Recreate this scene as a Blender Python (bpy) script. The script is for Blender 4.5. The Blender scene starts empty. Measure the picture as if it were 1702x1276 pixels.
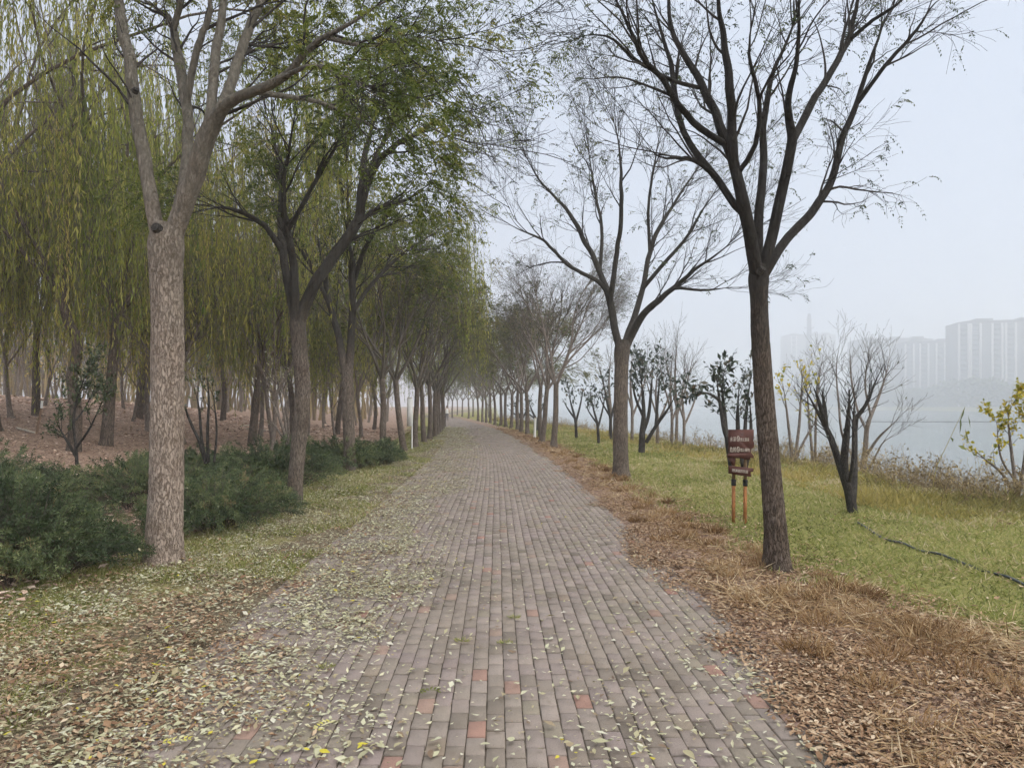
import bpy, math, random
import numpy as np
from mathutils import Vector

random.seed(7)
RNG = np.random.default_rng(20231)
SC = bpy.context.scene
COL = SC.collection

# ------------------------------------------------------------------ camera
F, CX, HY, EYE = 1230.0, 825.0, 675.0, 1.7        # focal length in photo pixels, vanishing point, eye height
cam_d = bpy.data.cameras.new('camera')
cam = bpy.data.objects.new('camera', cam_d)
COL.objects.link(cam)
cam.location = (0, 0, EYE)
cam.rotation_euler = (math.radians(90), 0, 0)
cam_d.sensor_width = 36.0
cam_d.lens = F / 1702 * 36.0
cam_d.shift_x = (851 - CX) / 1702
cam_d.shift_y = (HY - 638) / 1702
cam_d.clip_start, cam_d.clip_end = 0.05, 4000
SC.camera = cam

# ------------------------------------------------------------------ sky, sun, exposure
SUN_EL, SUN_AZ = math.radians(50), math.radians(118)
world = bpy.data.worlds.new('World')
SC.world = world
world.use_nodes = True
wn, wl = world.node_tree.nodes, world.node_tree.links
wn.clear()
w_out = wn.new('ShaderNodeOutputWorld')
w_bg = wn.new('ShaderNodeBackground')
w_sky = wn.new('ShaderNodeTexSky')
w_sky.sky_type = 'NISHITA'
w_sky.sun_disc = False
w_sky.sun_elevation = SUN_EL
w_sky.sun_rotation = SUN_AZ
w_sky.dust_density = 6.0
w_mix = wn.new('ShaderNodeMix')                     # a high even layer of cloud over the blue
w_mix.data_type = 'RGBA'
w_mix.inputs[0].default_value = 0.96
w_mix.inputs[7].default_value = (2.2, 2.5, 3.0, 1)
wl.new(w_sky.outputs[0], w_mix.inputs[6])
wl.new(w_mix.outputs[2], w_bg.inputs[0])
w_bg.inputs[1].default_value = 0.1
wl.new(w_bg.outputs[0], w_out.inputs[0])

sun_d = bpy.data.lights.new('sun', 'SUN')
sun_d.energy = 1.5
sun_d.angle = math.radians(120)
sun_d.color = (1.0, 0.935, 0.85)
sun = bpy.data.objects.new('sun', sun_d)
COL.objects.link(sun)
sun.rotation_euler = (math.radians(90) - SUN_EL, 0, -SUN_AZ + math.pi)

SC.view_settings.view_transform = 'Standard'
SC.view_settings.look = 'None'
SC.view_settings.exposure = 1.56
SC.view_settings.gamma = 1
SC.view_settings.use_curve_mapping = False
SC.render.engine = 'CYCLES'
cy = SC.cycles
cy.use_denoising = True
cy.denoiser = 'OPENIMAGEDENOISE'
cy.denoising_input_passes = 'RGB_ALBEDO_NORMAL'
cy.max_bounces = 4
cy.diffuse_bounces = 2
cy.glossy_bounces = 2
cy.transmission_bounces = 2
cy.volume_bounces = 2
cy.sample_clamp_indirect = 6
cy.use_adaptive_sampling = True
cy.adaptive_threshold = 0.03
cy.adaptive_min_samples = 12
cy.use_light_tree = False
cy.debug_use_spatial_splits = True

# ------------------------------------------------------------------ helpers
def tag(o, label=None, cat=None, group=None, kind=None):
    if label: o['label'] = label
    if cat: o['category'] = cat
    if group: o['group'] = group
    if kind: o['kind'] = kind
    return o

def empty(name, loc=(0, 0, 0), rz=0.0):
    o = bpy.data.objects.new(name, None)
    COL.objects.link(o)
    o.location = loc
    o.rotation_euler = (0, 0, rz)
    o.empty_display_size = 0.2
    return o

def norm(a):
    return a / np.maximum(np.linalg.norm(a, axis=-1, keepdims=True), 1e-9)

class MB:
    """collects vertices and faces of one mesh"""
    def __init__(self):
        self.V, self.F, self.A, self.n = [], [], [], 0
    def add(self, V, Fc, rnd=0.5):
        V = np.asarray(V, dtype=np.float32).reshape(-1, 3)
        Fc = np.asarray(Fc, dtype=np.int32)
        if len(V) == 0 or len(Fc) == 0: return self
        self.V.append(V); self.F.append(Fc + self.n)
        r = np.asarray(rnd, dtype=np.float32)
        self.A.append(np.broadcast_to(r, (len(V),)).astype(np.float32))
        self.n += len(V)
        return self
    def box(self, c, s, rz=0.0, rnd=0.5):
        x, y, z = np.array(s) / 2
        v = np.array([[-x,-y,-z],[x,-y,-z],[x,y,-z],[-x,y,-z],[-x,-y,z],[x,-y,z],[x,y,z],[-x,y,z]])
        ca, sa = math.cos(rz), math.sin(rz)
        v = np.c_[v[:,0]*ca - v[:,1]*sa, v[:,0]*sa + v[:,1]*ca, v[:,2]] + np.array(c)
        return self.add(v, [[3,2,1,0],[4,5,6,7],[0,1,5,4],[1,2,6,5],[2,3,7,6],[3,0,4,7]], rnd)
    def tube(self, pts, rad, sides=6, rnd=0.5, cap=False):
        pts = np.asarray(pts, float); rad = np.asarray(rad, float)
        if pts.ndim == 2: pts, rad = pts[None], rad[None]
        V, Fc = tubes(pts, rad, sides)
        m, n = pts.shape[:2]
        r = np.repeat(np.broadcast_to(np.asarray(rnd, float), (m,)), n * sides)
        self.add(V, Fc, r)
        if cap:
            for i in range(m):
                b = i * n * sides
                top = V[b + (n-1)*sides: b + n*sides]; bot = V[b: b + sides]
                self.add(top, [list(range(sides))], 0.5); self.add(bot, [list(range(sides))[::-1]], 0.5)
        return self
    def mesh(self, name, mat, smooth=False):
        me = bpy.data.meshes.new(name)
        V = np.concatenate(self.V) if self.V else np.zeros((0, 3), np.float32)
        me.vertices.add(len(V)); me.vertices.foreach_set('co', V.ravel())
        sizes = np.concatenate([np.full(len(f), f.shape[1], np.int32) for f in self.F])
        idx = np.concatenate([f.ravel() for f in self.F])
        starts = np.zeros(len(sizes), np.int32); starts[1:] = np.cumsum(sizes)[:-1]
        me.loops.add(len(idx)); me.loops.foreach_set('vertex_index', idx)
        me.polygons.add(len(sizes)); me.polygons.foreach_set('loop_start', starts)
        if smooth: me.polygons.foreach_set('use_smooth', np.ones(len(sizes), bool))
        at = me.attributes.new('rnd', 'FLOAT', 'POINT')
        at.data.foreach_set('value', np.concatenate(self.A))
        me.update(calc_edges=True)
        if mat: me.materials.append(mat)
        return me
    def build(self, name, mat, parent=None, smooth=False, loc=None):
        o = bpy.data.objects.new(name, self.mesh(name, mat, smooth))
        COL.objects.link(o)
        if parent: o.parent = parent
        if loc is not None: o.location = loc
        return o

def tubes(P, R, k):
    """m tubes of n rings of k sides: P (m,n,3), R (m,n)"""
    m, n = P.shape[:2]
    T = norm(np.gradient(P, axis=1))
    mean = norm(P[:, -1] - P[:, 0])
    ref = np.where(np.abs(mean[:, 2:3]) > 0.75, np.array([[1.0, 0.13, 0]]), np.array([[0.05, 0.1, 1.0]]))
    U = norm(np.cross(T, ref[:, None, :]))
    W = np.cross(T, U)
    a = np.arange(k) / k * 2 * math.pi
    ring = U[:, :, None, :] * np.cos(a)[None, None, :, None] + W[:, :, None, :] * np.sin(a)[None, None, :, None]
    V = (P[:, :, None, :] + ring * R[:, :, None, None]).reshape(-1, 3)
    i = np.arange(n - 1)[:, None] * k; j = np.arange(k)[None, :]; j2 = (j + 1) % k
    q = np.stack([i + j, i + j2, i + k + j2, i + k + j], -1).reshape(-1, 4)
    Fc = (q[None] + (np.arange(m) * n * k)[:, None, None]).reshape(-1, 4)
    return V, Fc

def spline(pts, n):
    """Catmull-Rom resample of rows (any width) to n rows, even in chord length"""
    p = np.asarray(pts, float)
    if len(p) == 2: p = np.stack([p[0], (p[0] + p[1]) / 2, p[1]])
    d = np.r_[0, np.cumsum(np.linalg.norm(np.diff(p[:, :3], axis=0), axis=1))]
    q = np.vstack([2*p[0]-p[1], p, 2*p[-1]-p[-2]])
    s = np.linspace(0, d[-1], n)
    k = np.clip(np.searchsorted(d, s, side='right') - 1, 0, len(p) - 2)
    t = ((s - d[k]) / np.maximum(d[k+1] - d[k], 1e-9))[:, None]
    a, b, c, e = q[k], q[k+1], q[k+2], q[k+3]
    return 0.5 * (2*b + (c-a)*t + (2*a-5*b+4*c-e)*t*t + (3*b-a-3*c+e)*t**3)

def grow(P, R, n, t=(0.25, 1), ang=(25, 60), L=(0.5, 1.2), pts=7, up=0.3, wob=0.12, ratio=0.6, r_tip=0.0015, r_max=9, shrink=0.5, away=None, rng=RNG):
    """n child branches spread over the parent branches P (m,k,3), R (m,k)"""
    m, k = P.shape[:2]
    ln = np.linalg.norm(np.diff(P, axis=1), axis=2).sum(1)
    i = rng.choice(m, n, p=ln / ln.sum())
    tt = rng.uniform(t[0], t[1], n) ** 0.8
    f = tt * (k - 1.001); a = f.astype(int); fr = (f - a)[:, None]
    pos = P[i, a] * (1 - fr) + P[i, a + 1] * fr
    r0 = R[i, a] * (1 - fr[:, 0]) + R[i, a + 1] * fr[:, 0]
    tan = norm(P[i, a + 1] - P[i, a])
    perp = norm(np.cross(tan, norm(rng.normal(size=(n, 3)))))
    an = np.radians(rng.uniform(ang[0], ang[1], n))[:, None]
    d = norm(tan * np.cos(an) + perp * np.sin(an))
    if away is not None:
        out = pos - np.asarray(away); out[:, 2] *= 0.3
        d = norm(d + 0.45 * norm(out))
    ll = rng.uniform(L[0], L[1], n) * (1 - shrink * tt)
    Q = np.zeros((n, pts, 3)); Q[:, 0] = pos
    cur = d
    for j in range(1, pts):
        cur = norm(cur + np.array([0, 0, up / (pts - 1)]) + rng.normal(size=(n, 3)) * wob)
        Q[:, j] = Q[:, j-1] + cur * (ll / (pts - 1))[:, None]
    rb = np.minimum(np.minimum(r0 * ratio, r_max), 0.004 + ll * 0.012)
    s = np.linspace(0, 1, pts)[None]
    RR = rb[:, None] * (1 - s) + r_tip * s
    return Q, np.maximum(RR, r_tip)

def leaflets(pos, d, nrm, L, W, fold=0.15):
    """folded diamond leaves: two triangles each"""
    m = len(pos)
    d = norm(d); side = norm(np.cross(d, nrm)); up = np.cross(side, d)
    L = np.broadcast_to(L, (m,))[:, None]; W = np.broadcast_to(W, (m,))[:, None]
    mid = pos + d * L * 0.45
    V = np.stack([pos, mid + side*W/2 + up*W*fold, pos + d*L, mid - side*W/2 + up*W*fold], 1).reshape(-1, 3)
    b = np.arange(m)[:, None] * 4
    Fc = np.concatenate([b + np.array([[0, 1, 2]]), b + np.array([[0, 2, 3]])])
    return V, Fc

def compound(mb, P, D, size=0.16, pairs=5, leaf=0.036, rng=RNG, rnd=None, wid=0.42):
    """pinnate leaves: a drooping rachis with pairs of leaflets. P, D (m,3)"""
    m = len(P)
    D = norm(D * np.array([1, 1, 0.6]) + rng.normal(size=(m, 3)) * 0.35)
    side = norm(np.cross(D, np.array([0, 0, 1.0])) + 1e-3)
    S = size * rng.uniform(0.6, 1.15, m)
    base_r = rng.uniform(0, 1, m) if rnd is None else rnd
    for j in range(pairs + 1):
        s = (0.15 + 0.85 * j / pairs)
        c = P + D * (S * s)[:, None] - np.array([0, 0, 1.0]) * (S * 0.55 * s * s)[:, None]
        dd = norm(D * (1 - 0.5*s) - np.array([0, 0, 0.75 * s + 0.15]))
        for sg in ((-1, 1) if j < pairs else (0,)):
            ld = norm(dd * (0.55 if sg else 1) + side * sg * 0.8 + rng.normal(size=(m, 3)) * 0.22 - np.array([0, 0, 0.25]))
            nn = norm(np.array([0, 0, 1.0]) + rng.normal(size=(m, 3)) * 0.5)
            l = leaf * rng.uniform(0.7, 1.2, m)
            V, Fc = leaflets(c, ld, nn, l, l * wid)
            mb.add(V, Fc, np.repeat(np.clip(base_r + rng.normal(size=m) * 0.08, 0, 1), 4))

# ------------------------------------------------------------------ materials
def new_mat(name):
    m = bpy.data.materials.new(name); m.use_nodes = True
    n = m.node_tree.nodes; n.clear()
    out = n.new('ShaderNodeOutputMaterial')
    return m, n, m.node_tree.links, out

def ramp(n, stops):
    r = n.new('ShaderNodeValToRGB')
    e = r.color_ramp.elements
    while len(e) < len(stops): e.new(0.5)
    for el, (p, c) in zip(e, stops):
        el.position = p; el.color = (*c, 1)
    return r

def principled(n, l, out, rough=0.8, spec=0.25):
    b = n.new('ShaderNodeBsdfPrincipled')
    b.inputs['Roughness'].default_value = rough
    b.inputs['Specular IOR Level'].default_value = spec
    l.new(b.outputs[0], out.inputs[0])
    return b

def noise(n, scale, detail=4, rough=0.55, vec=None, l=None):
    t = n.new('ShaderNodeTexNoise')
    t.inputs['Scale'].default_value = scale
    t.inputs['Detail'].default_value = detail
    t.inputs['Roughness'].default_value = rough
    if vec is not None: l.new(vec, t.inputs['Vector'])
    return t

def mat_leaf(name, stops, trans=0.35, rough=0.55, spec=0.3, vary=0.0):
    m, n, l, out = new_mat(name)
    a = n.new('ShaderNodeAttribute'); a.attribute_name = 'rnd'
    r = ramp(n, stops); l.new(a.outputs['Fac'], r.inputs[0])
    b = n.new('ShaderNodeBsdfPrincipled')
    b.inputs['Roughness'].default_value = rough
    b.inputs['Specular IOR Level'].default_value = spec
    if vary:                                           # no two trees turn colour alike
        oi = n.new('ShaderNodeObjectInfo'); hs = n.new('ShaderNodeHueSaturation')
        mh = n.new('ShaderNodeMapRange'); mh.inputs[3].default_value = 0.5 - 0.035 * vary; mh.inputs[4].default_value = 0.5 + 0.03 * vary
        mv = n.new('ShaderNodeMapRange'); mv.inputs[1].default_value = 1; mv.inputs[2].default_value = 0; mv.inputs[3].default_value = 1 - 0.1 * vary; mv.inputs[4].default_value = 1 + 0.3 * vary
        l.new(oi.outputs['Random'], mh.inputs[0]); l.new(oi.outputs['Random'], mv.inputs[0])
        l.new(mh.outputs[0], hs.inputs['Hue']); l.new(mv.outputs[0], hs.inputs['Value']); l.new(r.outputs[0], hs.inputs['Color']); r = hs
    l.new(r.outputs[0], b.inputs['Base Color'])
    if trans > 0:
        t = n.new('ShaderNodeBsdfTranslucent'); l.new(r.outputs[0], t.inputs[0])
        mx = n.new('ShaderNodeMixShader'); mx.inputs[0].default_value = trans
        l.new(b.outputs[0], mx.inputs[1]); l.new(t.outputs[0], mx.inputs[2]); l.new(mx.outputs[0], out.inputs[0])
    else:
        l.new(b.outputs[0], out.inputs[0])
    return m

def mat_bark(name, dark, mid, light, scale=1.0, bump=0.5, moss=0.0, young=None, z0=2.2, z1=4.2, zs=0.13, vs=46, crack=0.22, wob=0.07):
    m, n, l, out = new_mat(name)
    b = principled(n, l, out, 0.92, 0.12)
    tc = n.new('ShaderNodeTexCoord')
    mp = n.new('ShaderNodeMapping'); mp.inputs['Scale'].default_value = (scale, scale, scale * zs)
    l.new(tc.outputs['Object'], mp.inputs[0])
    n1 = noise(n, 26, 6, 0.65, mp.outputs[0], l)
    dist = n.new('ShaderNodeVectorMath'); dist.operation = 'MULTIPLY_ADD'
    l.new(n1.outputs['Color'], dist.inputs[0]); dist.inputs[1].default_value = (wob, wob, wob)
    l.new(mp.outputs[0], dist.inputs[2])
    v = n.new('ShaderNodeTexVoronoi'); v.feature = 'DISTANCE_TO_EDGE'; v.inputs['Scale'].default_value = vs
    l.new(dist.outputs[0], v.inputs['Vector'])
    ed = n.new('ShaderNodeMapRange'); ed.inputs[1].default_value = 0.0; ed.inputs[2].default_value = crack
    l.new(v.outputs['Distance'], ed.inputs[0])
    n2 = noise(n, 3.2, 5, 0.6, tc.outputs['Object'], l)
    mul = n.new('ShaderNodeMath'); mul.operation = 'MULTIPLY'
    l.new(ed.outputs[0], mul.inputs[0])
    mr = n.new('ShaderNodeMapRange'); mr.inputs[1].default_value = 0.25; mr.inputs[2].default_value = 0.75; mr.inputs[3].default_value = 0.35; mr.inputs[4].default_value = 1.0
    l.new(n1.outputs[0], mr.inputs[0]); l.new(mr.outputs[0], mul.inputs[1])
    r = ramp(n, [(0.0, dark), (0.45, mid), (1.0, light)]); l.new(mul.outputs[0], r.inputs[0])
    hue = n.new('ShaderNodeMix'); hue.data_type = 'RGBA'; hue.blend_type = 'MULTIPLY'; hue.inputs[0].default_value = 0.55
    r2 = ramp(n, [(0.3, (0.55, 0.5, 0.45)), (0.55, (1, 1, 1)), (0.75, (0.8, 0.9, 0.72) if moss else (1, 0.93, 0.85))])
    l.new(n2.outputs[0], r2.inputs[0]); l.new(r2.outputs[0], hue.inputs[7])
    col = r.outputs[0]
    if young:                                        # smoother, younger bark on the upper limbs
        sz = n.new('ShaderNodeSeparateXYZ'); l.new(tc.outputs['Object'], sz.inputs[0])
        ad = n.new('ShaderNodeMath'); ad.operation = 'MULTIPLY_ADD'; l.new(n2.outputs[0], ad.inputs[0]); ad.inputs[1].default_value = 1.6; l.new(sz.outputs['Z'], ad.inputs[2])
        mz = n.new('ShaderNodeMapRange'); mz.interpolation_type = 'SMOOTHSTEP'; mz.inputs[1].default_value = z0 + 0.8; mz.inputs[2].default_value = z1 + 0.8; l.new(ad.outputs[0], mz.inputs[0])
        ry = ramp(n, [(0.25, tuple(q * 0.55 for q in young)), (0.5, young), (0.75, tuple(q * 1.5 for q in young))]); l.new(n1.outputs[0], ry.inputs[0])
        my = n.new('ShaderNodeMix'); my.data_type = 'RGBA'
        l.new(mz.outputs[0], my.inputs[0]); l.new(col, my.inputs[6]); l.new(ry.outputs[0], my.inputs[7]); col = my.outputs[2]
    l.new(col, hue.inputs[6]); l.new(hue.outputs[2], b.inputs['Base Color'])
    bp = n.new('ShaderNodeBump'); bp.inputs['Strength'].default_value = bump; bp.inputs['Distance'].default_value = 0.012
    l.new(mul.outputs[0], bp.inputs['Height']); l.new(bp.outputs[0], b.inputs['Normal'])
    return m

def mat_plain(name, c, rough=0.7, spec=0.3, var=0.12, scale=20, bump=0.0):
    m, n, l, out = new_mat(name)
    b = principled(n, l, out, rough, spec)
    tc = n.new('ShaderNodeTexCoord')
    t = noise(n, scale, 5, 0.6, tc.outputs['Object'], l)
    lo = tuple(x * (1 - var * 1.6) for x in c); hi = tuple(min(1, x * (1 + var)) for x in c)
    r = ramp(n, [(0.3, lo), (0.7, hi)]); l.new(t.outputs[0], r.inputs[0]); l.new(r.outputs[0], b.inputs['Base Color'])
    if bump:
        bp = n.new('ShaderNodeBump'); bp.inputs['Strength'].default_value = bump; bp.inputs['Distance'].default_value = 0.01
        l.new(t.outputs[0], bp.inputs['Height']); l.new(bp.outputs[0], b.inputs['Normal'])
    return m

M = {}
M['bark_pale'] = mat_bark('bark_pale', (0.16, 0.12, 0.092), (0.33, 0.265, 0.215), (0.50, 0.415, 0.345), 1.0, 0.9, 0, (0.165, 0.15, 0.122), 1.4, 5.2, 0.27, 40, 0.13, 0.085)
M['bark_dark'] = mat_bark('bark_dark', (0.05, 0.037, 0.028), (0.125, 0.097, 0.076), (0.22, 0.175, 0.14), 1.1, 0.9, 0, (0.042, 0.038, 0.034), 1.6, 3.4, 0.2, 42, 0.16, 0.08)
M['bark_mid'] = mat_bark('bark_mid', (0.08, 0.062, 0.05), (0.18, 0.147, 0.12), (0.29, 0.245, 0.2), 1.1, 0.7, 0, (0.055, 0.05, 0.043), 2.4, 3.6)
M['limb_grey'] = mat_bark('limb_grey', (0.07, 0.06, 0.048), (0.165, 0.145, 0.115), (0.26, 0.235, 0.195), 1.6, 0.4, 1)
M['limb_dark'] = mat_bark('limb_dark', (0.022, 0.020, 0.018), (0.055, 0.05, 0.045), (0.12, 0.11, 0.10), 1.6, 0.4, 1)
M['willow_bark'] = mat_bark('willow_bark', (0.05, 0.038, 0.03), (0.14, 0.112, 0.09), (0.25, 0.205, 0.168), 1.0, 0.6)
M['wood_bark'] = mat_bark('wood_bark', (0.10, 0.082, 0.068), (0.24, 0.20, 0.17), (0.36, 0.31, 0.265), 1.0, 0.5)
M['twig'] = mat_plain('twig', (0.13, 0.11, 0.09), 0.9, 0.1, 0.3, 9)
M['twig_dark'] = mat_plain('twig_dark', (0.05, 0.044, 0.039), 0.9, 0.1, 0.3, 9)
M['leaf_green'] = mat_leaf('leaf_green', [(0, (0.055, 0.08, 0.02)), (0.35, (0.12, 0.15, 0.034)), (0.65, (0.20, 0.215, 0.045)), (0.88, (0.30, 0.28, 0.06)), (1, (0.38, 0.31, 0.08))], 0.5)
M['leaf_sparse'] = mat_leaf('leaf_sparse', [(0, (0.040, 0.055, 0.030)), (0.45, (0.08, 0.10, 0.045)), (0.8, (0.15, 0.155, 0.07)), (1, (0.20, 0.15, 0.07))], 0.4)
M['leaf_yellow'] = mat_leaf('leaf_yellow', [(0, (0.07, 0.09, 0.025)), (0.4, (0.15, 0.155, 0.045)), (0.75, (0.23, 0.20, 0.06)), (1, (0.27, 0.19, 0.07))], 0.4)
M['willow_leaf'] = mat_leaf('willow_leaf', [(0, (0.14, 0.17, 0.030)), (0.35, (0.26, 0.27, 0.05)), (0.65, (0.38, 0.35, 0.08)), (0.88, (0.50, 0.43, 0.13)), (1, (0.56, 0.44, 0.16))], 0.55, vary=1.0)
M['juniper'] = mat_leaf('juniper', [(0, (0.03, 0.048, 0.022)), (0.4, (0.07, 0.10, 0.045)), (0.72, (0.145, 0.18, 0.075)), (0.93, (0.22, 0.24, 0.10)), (1, (0.26, 0.19, 0.10))], 0.15, 0.6)
M['magnolia'] = mat_leaf('magnolia', [(0, (0.020, 0.032, 0.022)), (0.5, (0.038, 0.056, 0.036)), (0.85, (0.065, 0.09, 0.055)), (1, (0.14, 0.10, 0.06))], 0.12, 0.35, 0.5)
M['privet_leaf'] = mat_leaf('privet_leaf', [(0, (0.03, 0.045, 0.02)), (0.5, (0.06, 0.085, 0.035)), (1, (0.12, 0.14, 0.06))], 0.2, 0.4, 0.4)
M['bright_yellow'] = mat_leaf('bright_yellow', [(0, (0.20, 0.24, 0.03)), (0.5, (0.50, 0.42, 0.04)), (1, (0.62, 0.46, 0.06))], 0.4)
M['grass'] = mat_leaf('grass', [(0, (0.13, 0.145, 0.04)), (0.38, (0.27, 0.30, 0.085)), (0.68, (0.40, 0.40, 0.15)), (0.88, (0.54, 0.46, 0.23)), (1, (0.64, 0.54, 0.36))], 0.45)
M['bank_grass'] = mat_leaf('bank_grass', [(0, (0.15, 0.14, 0.05)), (0.4, (0.33, 0.29, 0.09)), (0.75, (0.50, 0.40, 0.13)), (1, (0.54, 0.40, 0.24))], 0.35)
M['brush'] = mat_leaf('brush', [(0, (0.13, 0.095, 0.06)), (0.5, (0.27, 0.205, 0.115)), (1, (0.44, 0.34, 0.16))], 0.1, 0.8, 0.1)
M['straw'] = mat_leaf('straw', [(0, (0.13, 0.07, 0.032)), (0.35, (0.31, 0.19, 0.09)), (0.7, (0.48, 0.34, 0.18)), (1, (0.66, 0.53, 0.34))], 0.25, 0.7, 0.2)
M['fallen_pale'] = mat_leaf('fallen_pale', [(0, (0.13, 0.085, 0.06)), (0.2, (0.25, 0.18, 0.12)), (0.42, (0.38, 0.335, 0.20)), (0.6, (0.46, 0.45, 0.28)), (0.8, (0.56, 0.55, 0.40)), (0.95, (0.64, 0.61, 0.50)), (0.985, (0.55, 0.50, 0.10)), (1, (0.55, 0.48, 0.06))], 0.15, 0.7, 0.2)
M['fallen_brown'] = mat_leaf('fallen_brown', [(0, (0.11, 0.06, 0.036)), (0.35, (0.26, 0.155, 0.088)), (0.7, (0.43, 0.295, 0.18)), (1, (0.62, 0.50, 0.35))], 0.12, 0.75, 0.2)
M['litter_leaf'] = mat_leaf('litter_leaf', [(0, (0.13, 0.078, 0.056)), (0.3, (0.29, 0.185, 0.135)), (0.65, (0.50, 0.345, 0.26)), (1, (0.70, 0.55, 0.44))], 0.1, 0.8, 0.1)

# ------------------------------------------------------------------ the lie of the land
def smooth(t):
    t = np.clip(t, 0, 1); return t * t * (3 - 2 * t)
def bend(y):                                         # the path swings gently to the left far away
    return -0.00115 * np.maximum(0, np.asarray(y, float) - 15) ** 2 * (1 - 0.25 * smooth((np.asarray(y, float) - 60) / 60))
_g = np.random.default_rng(5).uniform(-1, 1, (64, 64))
def vnoise(x, y):
    x = np.asarray(x, float); y = np.asarray(y, float)
    xi = np.floor(x).astype(int); yi = np.floor(y).astype(int); fx = smooth(x - xi); fy = smooth(y - yi)
    a = _g[xi % 64, yi % 64]; b = _g[(xi+1) % 64, yi % 64]; c = _g[xi % 64, (yi+1) % 64]; d = _g[(xi+1) % 64, (yi+1) % 64]
    return (a*(1-fx)+b*fx)*(1-fy) + (c*(1-fx)+d*fx)*fy
PL, PR = -2.05, 1.85                                 # edges of the paving, across the path
WATER_Z = -2.8
def edge(y):                                         # where the river bank starts to fall
    y = np.asarray(y, float)
    return 8.4 + 1.1 * np.maximum(bend(y), -9) - 0.03 * np.clip(y - 10, 0, 60) + 0.35 * np.sin(y * 0.35)
def strip_end(y):
    return 2.95 + 0.7 * smooth((8.2 - np.asarray(y, float)) / 3.6)
def gz(x, y):
    x = np.asarray(x, float); y = np.asarray(y, float)
    u = x - bend(np.minimum(y, 130))
    z = 2.35 * smooth((-u - 5.5) / 24) * (1 - 0.5 * smooth((y - 35) / 60))
    z = z + 0.05 * vnoise(x * 0.7, y * 0.7) * smooth((np.abs(u + 0.1) - 2.4) / 1.5) + 0.02 * vnoise(x * 2.1, y * 2.1) * smooth((np.abs(u + 0.1) - 2.1) / 0.6)
    z = z + 0.12 * smooth((u - 2.5) / 3) + 0.012 * smooth((np.abs(u + 0.1) - 1.95) / 0.15)
    e = edge(y)
    z = z - 5.3 * smooth((x - e) / 8.5)
    z = z + 6.4 * smooth((x - 430) / 16)
    return z - 0.05 * (np.abs(u + 0.1) < 1.92)

def ground_at(px, py, it=12):
    """the point of the ground seen at a photo pixel"""
    d = 2091 / max(py - HY, 4.0)
    for _ in range(it):
        x = (px - CX) / F * d
        d = min(0.5 * d + 0.5 * F * (EYE - float(gz(x, d))) / max(py - HY, 4.0), 120)
    x = (px - CX) / F * d
    return np.array([x, d, float(gz(x, d))])

def unproj(px, py, d):
    return np.array([(px - CX) / F * d, d, EYE - (py - HY) / F * d])

def mat_ground():
    m, n, l, out = new_mat('ground')
    b = principled(n, l, out, 0.95, 0.1)
    tc = n.new('ShaderNodeTexCoord'); o = tc.outputs['Object']
    def masked(name):
        a = n.new('ShaderNodeAttribute'); a.attribute_name = name; return a.outputs['Fac']
    nz = noise(n, 1.7, 6, 0.65, o, l); nf = noise(n, 24, 5, 0.7, o, l); nv = n.new('ShaderNodeTexVoronoi'); nv.inputs['Scale'].default_value = 21
    l.new(o, nv.inputs['Vector'])
    soil = ramp(n, [(0.3, (0.085, 0.066, 0.045)), (0.5, (0.17, 0.137, 0.092)), (0.72, (0.29, 0.24, 0.16))]); l.new(nf.outputs[0], soil.inputs[0])
    grs = ramp(n, [(0.3, (0.14, 0.14, 0.045)), (0.5, (0.24, 0.23, 0.075)), (0.7, (0.34, 0.29, 0.12))]); l.new(nf.outputs[0], grs.inputs[0])
    lit = ramp(n, [(0.0, (0.12, 0.075, 0.054)), (0.5, (0.28, 0.19, 0.14)), (1.0, (0.48, 0.355, 0.27))]); l.new(nv.outputs['Color'], lit.inputs[0])
    def over(base, top, fac):
        mx = n.new('ShaderNodeMix'); mx.data_type = 'RGBA'
        l.new(base, mx.inputs[6]); l.new(top, mx.inputs[7]); l.new(fac, mx.inputs[0]); return mx.outputs[2]
    def ragged(name):
        mr = n.new('ShaderNodeMath'); mr.operation = 'MULTIPLY_ADD'; l.new(nz.outputs[0], mr.inputs[0]); mr.inputs[1].default_value = 1.2
        ad = n.new('ShaderNodeMath'); ad.operation = 'ADD'; ad.inputs[1].default_value = -0.6
        l.new(masked(name), mr.inputs[2]); l.new(mr.outputs[0], ad.inputs[0])
        mm = n.new('ShaderNodeMapRange'); mm.inputs[1].default_value = 0.35; mm.inputs[2].default_value = 0.65; l.new(ad.outputs[0], mm.inputs[0])
        return mm.outputs[0]
    c = over(soil.outputs[0], lit.outputs[0], ragged('litter'))
    c = over(c, grs.outputs[0], ragged('green'))
    l.new(c, b.inputs['Base Color'])
    bp = n.new('ShaderNodeBump'); bp.inputs['Strength'].default_value = 0.7; bp.inputs['Distance'].default_value = 0.03
    l.new(nf.outputs[0], bp.inputs['Height']); l.new(bp.outputs[0], b.inputs['Normal'])
    return m

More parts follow.
